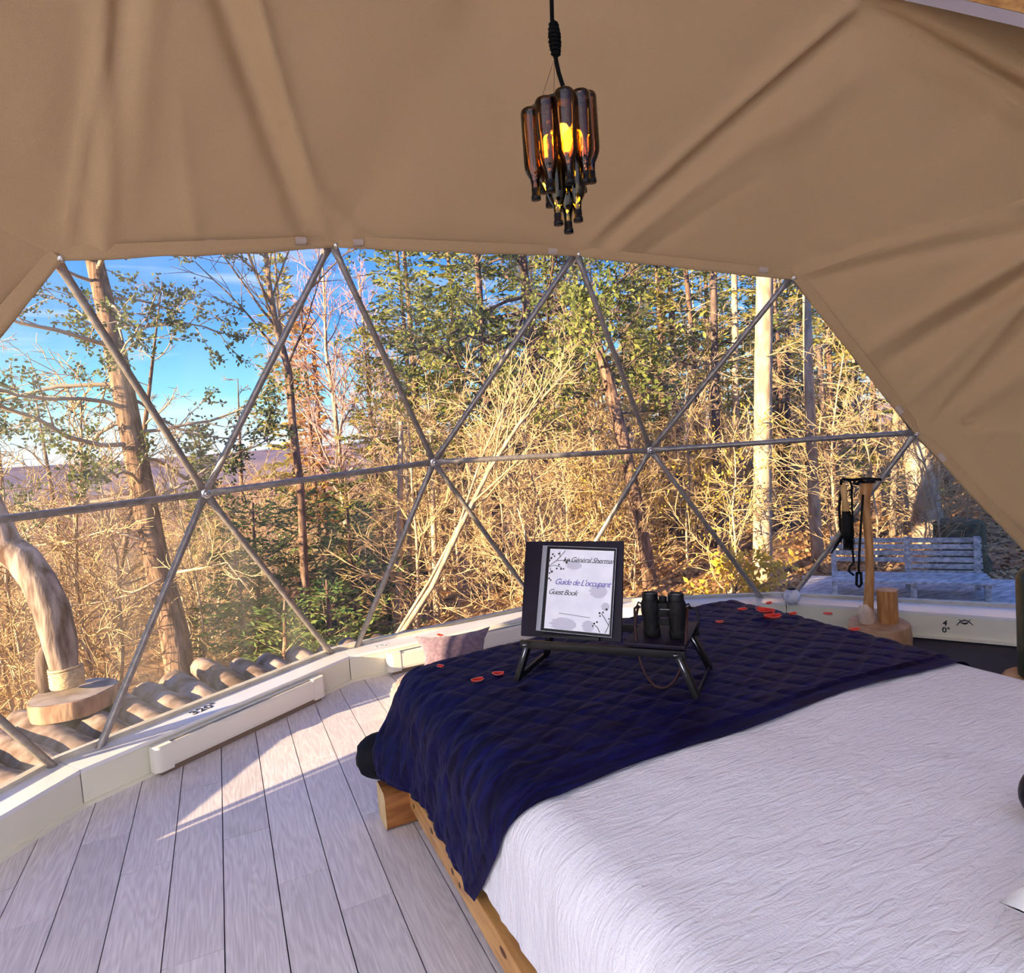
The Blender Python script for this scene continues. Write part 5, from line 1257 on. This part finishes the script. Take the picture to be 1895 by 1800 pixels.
for k in range(230):
    a = rng.uniform(-19, 66); d = 12 + 34 * rng.random() ** 1.25; x, y = d * math.sin(math.radians(a)), d * math.cos(math.radians(a)); lf = 1 - smooth01((a - 4) / 14)
    if a > 34 and d < 15.5: d = rng.uniform(15.5, 30); x, y = d * math.sin(math.radians(a)), d * math.cos(math.radians(a))
    sc = rng.uniform(.75, 1.15) * (1 - .62 * lf)
    if lf > .5 and d < 20: sc *= .6
    if a < 34: sc *= .66
    else: sc *= .85
    if (a > 32 and rng.random() < .34) or (8 < a <= 32 and rng.random() < .16): place(11 + rng.randrange(3), x, y, sc * (1.0 if a > 32 else 1.35), 'green thicket conifer', 'thicket_conifer', 'tree', '')
    else: place(rng.choice((0, 1, 2, 3, 4, 5, 6) if a < 30 else (0, 1, 1, 3, 3, 4, 4, 5)), x, y, sc, 'bare sunlit thicket tree', 'thicket_tree', 'tree', '')
for k in range(210):
    a = rng.uniform(-19, 66); d = 8.2 + 16 * rng.random() ** 1.2
    if -1.5 < a < 15: d = max(d, rng.uniform(12, 24))
    elif a <= -1.5: d = max(d, 9.6)
    if a > 34 and rng.random() < .55: continue
    x, y = d * math.sin(math.radians(a)), d * math.cos(math.radians(a))
    place(10 if (a > 30 and rng.random() < .12) else 7 + rng.randrange(3), x, y, rng.uniform(.55, 1.1), 'twiggy golden undergrowth sapling', 'brush_sapling', 'shrub', 'saplings of the undergrowth')
# yellow-leaved shrub by the ledge
for px, py, D, sd, lb in ((1350, 1085, 7.2, 401, 'low shrub with bright yellow leaves just beyond the throw'), (1290, 880, 10.5, 402, 'sapling with yellow leaves right of the right-middle hub')):
    p = atd(px, py, D); g = ground(p.x, p.y); rng2 = random.Random(sd); h = p.z - g + .25; t, r = straight_trunk(rng2, h, .015, 5, .06)
    make(grow(rng2, t, r, nprim=14, start=.35, blen=.55, elev=(0, 60), lev=2, nsec=4, rmin=.004, leafmode='y', nleaf=7, lsize=.085, taper=.2), (M['bark_brown'], M['twig_gold'], M['leaf_yellow']), 'yellow_shrub', lb, 'shrub', (p.x, p.y, g))
# fallen leaves on the floor of the forest
rng = random.Random(9); mb = MB()
for k in range(26000):
    a = rng.uniform(14, 68); d = 6.2 + 14 * rng.random() ** 1.4; x, y = d * math.sin(math.radians(a)), d * math.cos(math.radians(a)); z = ground(x, y) + .012
    q = rvec(rng) * .5 + V((0, 0, 1)); q.normalize(); s = q.orthogonal().normalized(); t = q.cross(s); l = rng.uniform(.03, .06); n = len(mb.v)
    p = V((x, y, z)); mb.v += [p - s * l, p - t * l * .6, p + s * l, p + t * l * .6]; mb.f.append((n, n + 1, n + 2, n + 3))
o = mb.build('fallen_leaves', mottled('dry_leaves', (.30, .14, .05), (.66, .42, .18), 2.0, rough=.9, spec=.1), smooth=False); tag(o, 'dry fallen leaves carpeting the forest floor', 'leaves', kind='stuff')

# ------------------------------------------------------------------ log deck outside the left of the window
M['log'] = mottled('weathered_log', (0.09, 0.055, 0.04), (0.36, 0.27, 0.22), 5, stretch=(1, 1, 1), rough=0.95, bump=0.9, detail=10, rand=.12, spec=.1, c3=(.46, .35, .27))
M['log_end'] = mottled('log_end', (0.40, 0.26, 0.16), (0.56, 0.40, 0.27), 12, rough=.9, bump=.3)
deck = empty('log_deck', polar(112, 5.0, -.3), 'deck of peeled logs laid side by side outside the window', 'log deck')
rng = random.Random(21); a = 141.0; k = 0
while a > 82:
    rr = rng.uniform(.095, .12); a2 = a; r0, r1 = 4.15, 5.70 + rng.uniform(-.15, .22)
    if a < 105: r1 = 5.55 - (105 - a) * .025 + rng.uniform(-.1, .1)
    zt = -.05; pts = []; rad = []
    for i in range(9):
        t = i / 8; r = r0 + (r1 - r0) * t; w = noise.noise(V((k * 3.3, t * 2, 0))) * .02; p = polar(a + math.degrees(w / r), r, zt - rr + .015 * NZ(k * 2, t * 3)); pts.append(p); rad.append(rr * (1 + .10 * NZ(k, t * 4, 3)) * (.86 if i == 8 else 1))
    mb = MB(); mb.tube(pts, rad, 12, cap=False)
    for v in mb.v: v += V((NZ(v.x * 9, v.y * 9, v.z * 9), NZ(v.x * 9 + 5, v.y * 9, v.z * 9), NZ(v.x * 9, v.y * 9 + 5, v.z * 9))) * .010
    n = len(mb.v); K = 12; mb.v.append(pts[-1] + (pts[-1] - pts[-2]).normalized() * .01)
    for q in range(K): mb.f.append((n - K + q, n - K + (q + 1) % K, n))
    mb.build('log', M['log'], deck)
    a -= math.degrees(2 * rr * .98 / 5.0); k += 1
mb = MB(); mb.prism([polar(x, 4.3) for x in range(142, 80, -4)] + [polar(x, 5.2) for x in range(82, 146, 4)], -.40, -.27); mb.build('bearer', M['bark'], deck, smooth=False)
# round slice and driftwood trunk bound with rope
sc_ = onz(137, 1284, .05); sl = V((sc_.x, sc_.y, -.05))
slice_ = empty('wood_slice', sl, 'thick round slice of tree trunk lying on the log deck', 'wood slice')
mb = MB(); K = 28
for z, f in ((0, .97), (.05, 1.0), (.115, 1.0), (.12, .97)):
    for q in range(K): an = 2 * PI * q / K; r = .26 * f * (1 + .05 * math.sin(2 * an) + .03 * math.sin(5 * an + 1)); mb.v.append(sl + V((r * math.cos(an), r * math.sin(an), z)))
for i in range(3):
    for q in range(K): mb.f.append((i * K + q, i * K + (q + 1) % K, (i + 1) * K + (q + 1) % K, (i + 1) * K + q))
mb.build('bark_side', mottled('slice_bark', (.20, .10, .06), (.42, .26, .17), 14, stretch=(1, 1, .3), rough=.9, bump=.6), slice_, angle=50)
mb = MB(); mb.v = [sl + V((.25 * (1 + .05 * math.sin(2 * 2 * PI * q / K) + .03 * math.sin(5 * 2 * PI * q / K + 1)) * math.cos(2 * PI * q / K), .25 * (1 + .05 * math.sin(2 * 2 * PI * q / K) + .03 * math.sin(5 * 2 * PI * q / K + 1)) * math.sin(2 * PI * q / K), .121)) for q in range(K)]; mb.f = [tuple(range(K))]
mb.build('sawn_face', mottled('sawn_grey_wood', (.24, .18, .14), (.42, .34, .28), 7, rough=.9), slice_, smooth=False)
DW = (V((sl.x, sl.y, .1)) - ORG).dot(RT @ V((0, 0, -1)))
M['driftwood'] = mottled('driftwood', (.10, .055, .04), (.42, .33, .28), 5, stretch=(3, 3, .6), rough=.85, bump=.9, detail=9, spec=.1)
dr = empty('driftwood_trunk', V((sl.x, sl.y, .101)), 'twisted bare driftwood trunk standing on the wood slice bound with rope', 'driftwood')
pp = [atd(x, y, DW) for x, y in ((128, 1288), (122, 1240), (108, 1190), (92, 1130), (72, 1075), (40, 1035), (8, 1010), (-12, 960), (-40, 900), (-90, 800))]; pp[0].z = .10
mb = MB(); mb.tube(pp, [W_(w, DW) for w in (44, 44, 58, 58, 58, 60, 58, 52, 44, 36)], 16)
for v in mb.v: v += V((NZ(v.x * 7, v.y * 7, v.z * 5), NZ(v.x * 7 + 9, v.y * 7, v.z * 5), 0)) * .035
mb.build('trunk', M['driftwood'], dr)
mb = MB(); mb.tube([atd(x, y, DW + .04) for x, y in ((88, 1290), (80, 1255), (82, 1215), (100, 1180))], [W_(w, DW) for w in (20, 26, 30, 24)], 9); mb.build('root_prong', M['bark_dark'], dr)
hx = []
for i in range(150):
    t = i / 149; c = pp[0].lerp(pp[1], .12 + t * 1.0) if t < .88 else pp[1].lerp(pp[2], (t - .88) * 1.2); an = t * 2 * PI * 11; r = W_(48, DW) + .008; hx.append(c + V((r * math.cos(an), r * math.sin(an), 0)))
mb = MB(); mb.tube(hx, .009, 6); mb.build('rope_binding', M['rope'], dr)

# ------------------------------------------------------------------ slatted bench and boardwalk outside on the right
bA = onz(1535, 1102, -.16); bB = onz(1850, 1112, -.16); bu = (bB - bA); bL = bu.length; bu.normalize(); bv = V((-bu.y, bu.x, 0)); bv = bv if bv.dot(bA) > 0 else -bv
mb = MB()
walk = empty('boardwalk', (bA + bB) / 2 - V((0, 0, .06)), 'pale grey boardwalk of wide planks outside the right of the window', 'boardwalk')
for k in range(13):
    mb = MB(); c = bA + bu * (bL * .5 + .55) - bv * .95 + bv * (k * .152); c.z = -.185; mb.bbox(c, (3.0, .142, .035), Matrix((bu, bv, UP)).transposed(), b=.004); mb.build('plank', M['weathered'], walk, angle=40)
for s in (-.7, .9):
    mb = MB(); c = bA + bu * (bL * .5 + .5 + s) - bv * .05; c.z = -.30; mb.bbox(c, (.09, 1.9, .19), Matrix((bu, bv, UP)).transposed(), b=.004); mb.build('joist', M['weathered'], walk, angle=40)
bench = empty('slatted_bench', (bA + bB) / 2, 'weathered grey slatted bench with a high slatted back outside', 'bench')
BM = Matrix((bu, bv, UP)).transposed()
def bp_(u, v, z): return bA + bu * u + bv * v + UP * (z + .16 - .165)
for k in range(7):                                            # back slats
    z = .47 - k * .062; full = k < 3
    mb = MB(); u0 = 0.03 if full else bL * .52; u1 = bL * .97; mb.bbox(bp_((u0 + u1) / 2, .42 + .012 * (6 - k), z), (u1 - u0, .022, .045), BM, b=.003); mb.build('back_slat', M['weathered'], bench, angle=40)
mb = MB(); mb.bbox(bp_(bL * .30, .44, .285), (bL * .5, .022, .045), BM, b=.003); mb.build('back_slat', M['weathered'], bench, angle=40)
for k in range(6):                                            # seat slats
    mb = MB(); mb.bbox(bp_(bL * .5, -.02 + k * .075, .16), (bL * .96, .058, .022), BM, b=.003); mb.build('seat_slat', M['weathered'], bench, angle=40)
for u in (.05, bL * .52, bL * .94):
    mb = MB(); mb.bbox(bp_(u, .455, .25), (.05, .04, .52), BM, b=.003); mb.build('back_post', M['weathered'], bench, angle=40)
    mb = MB(); mb.bbox(bp_(u, .0, .075), (.05, .05, .15), BM, b=.003); mb.build('leg', M['weathered'], bench, angle=40)
    mb = MB(); mb.bbox(bp_(u, .21, .125), (.04, .46, .05), BM, b=.003); mb.build('seat_rail', M['weathered'], bench, angle=40)
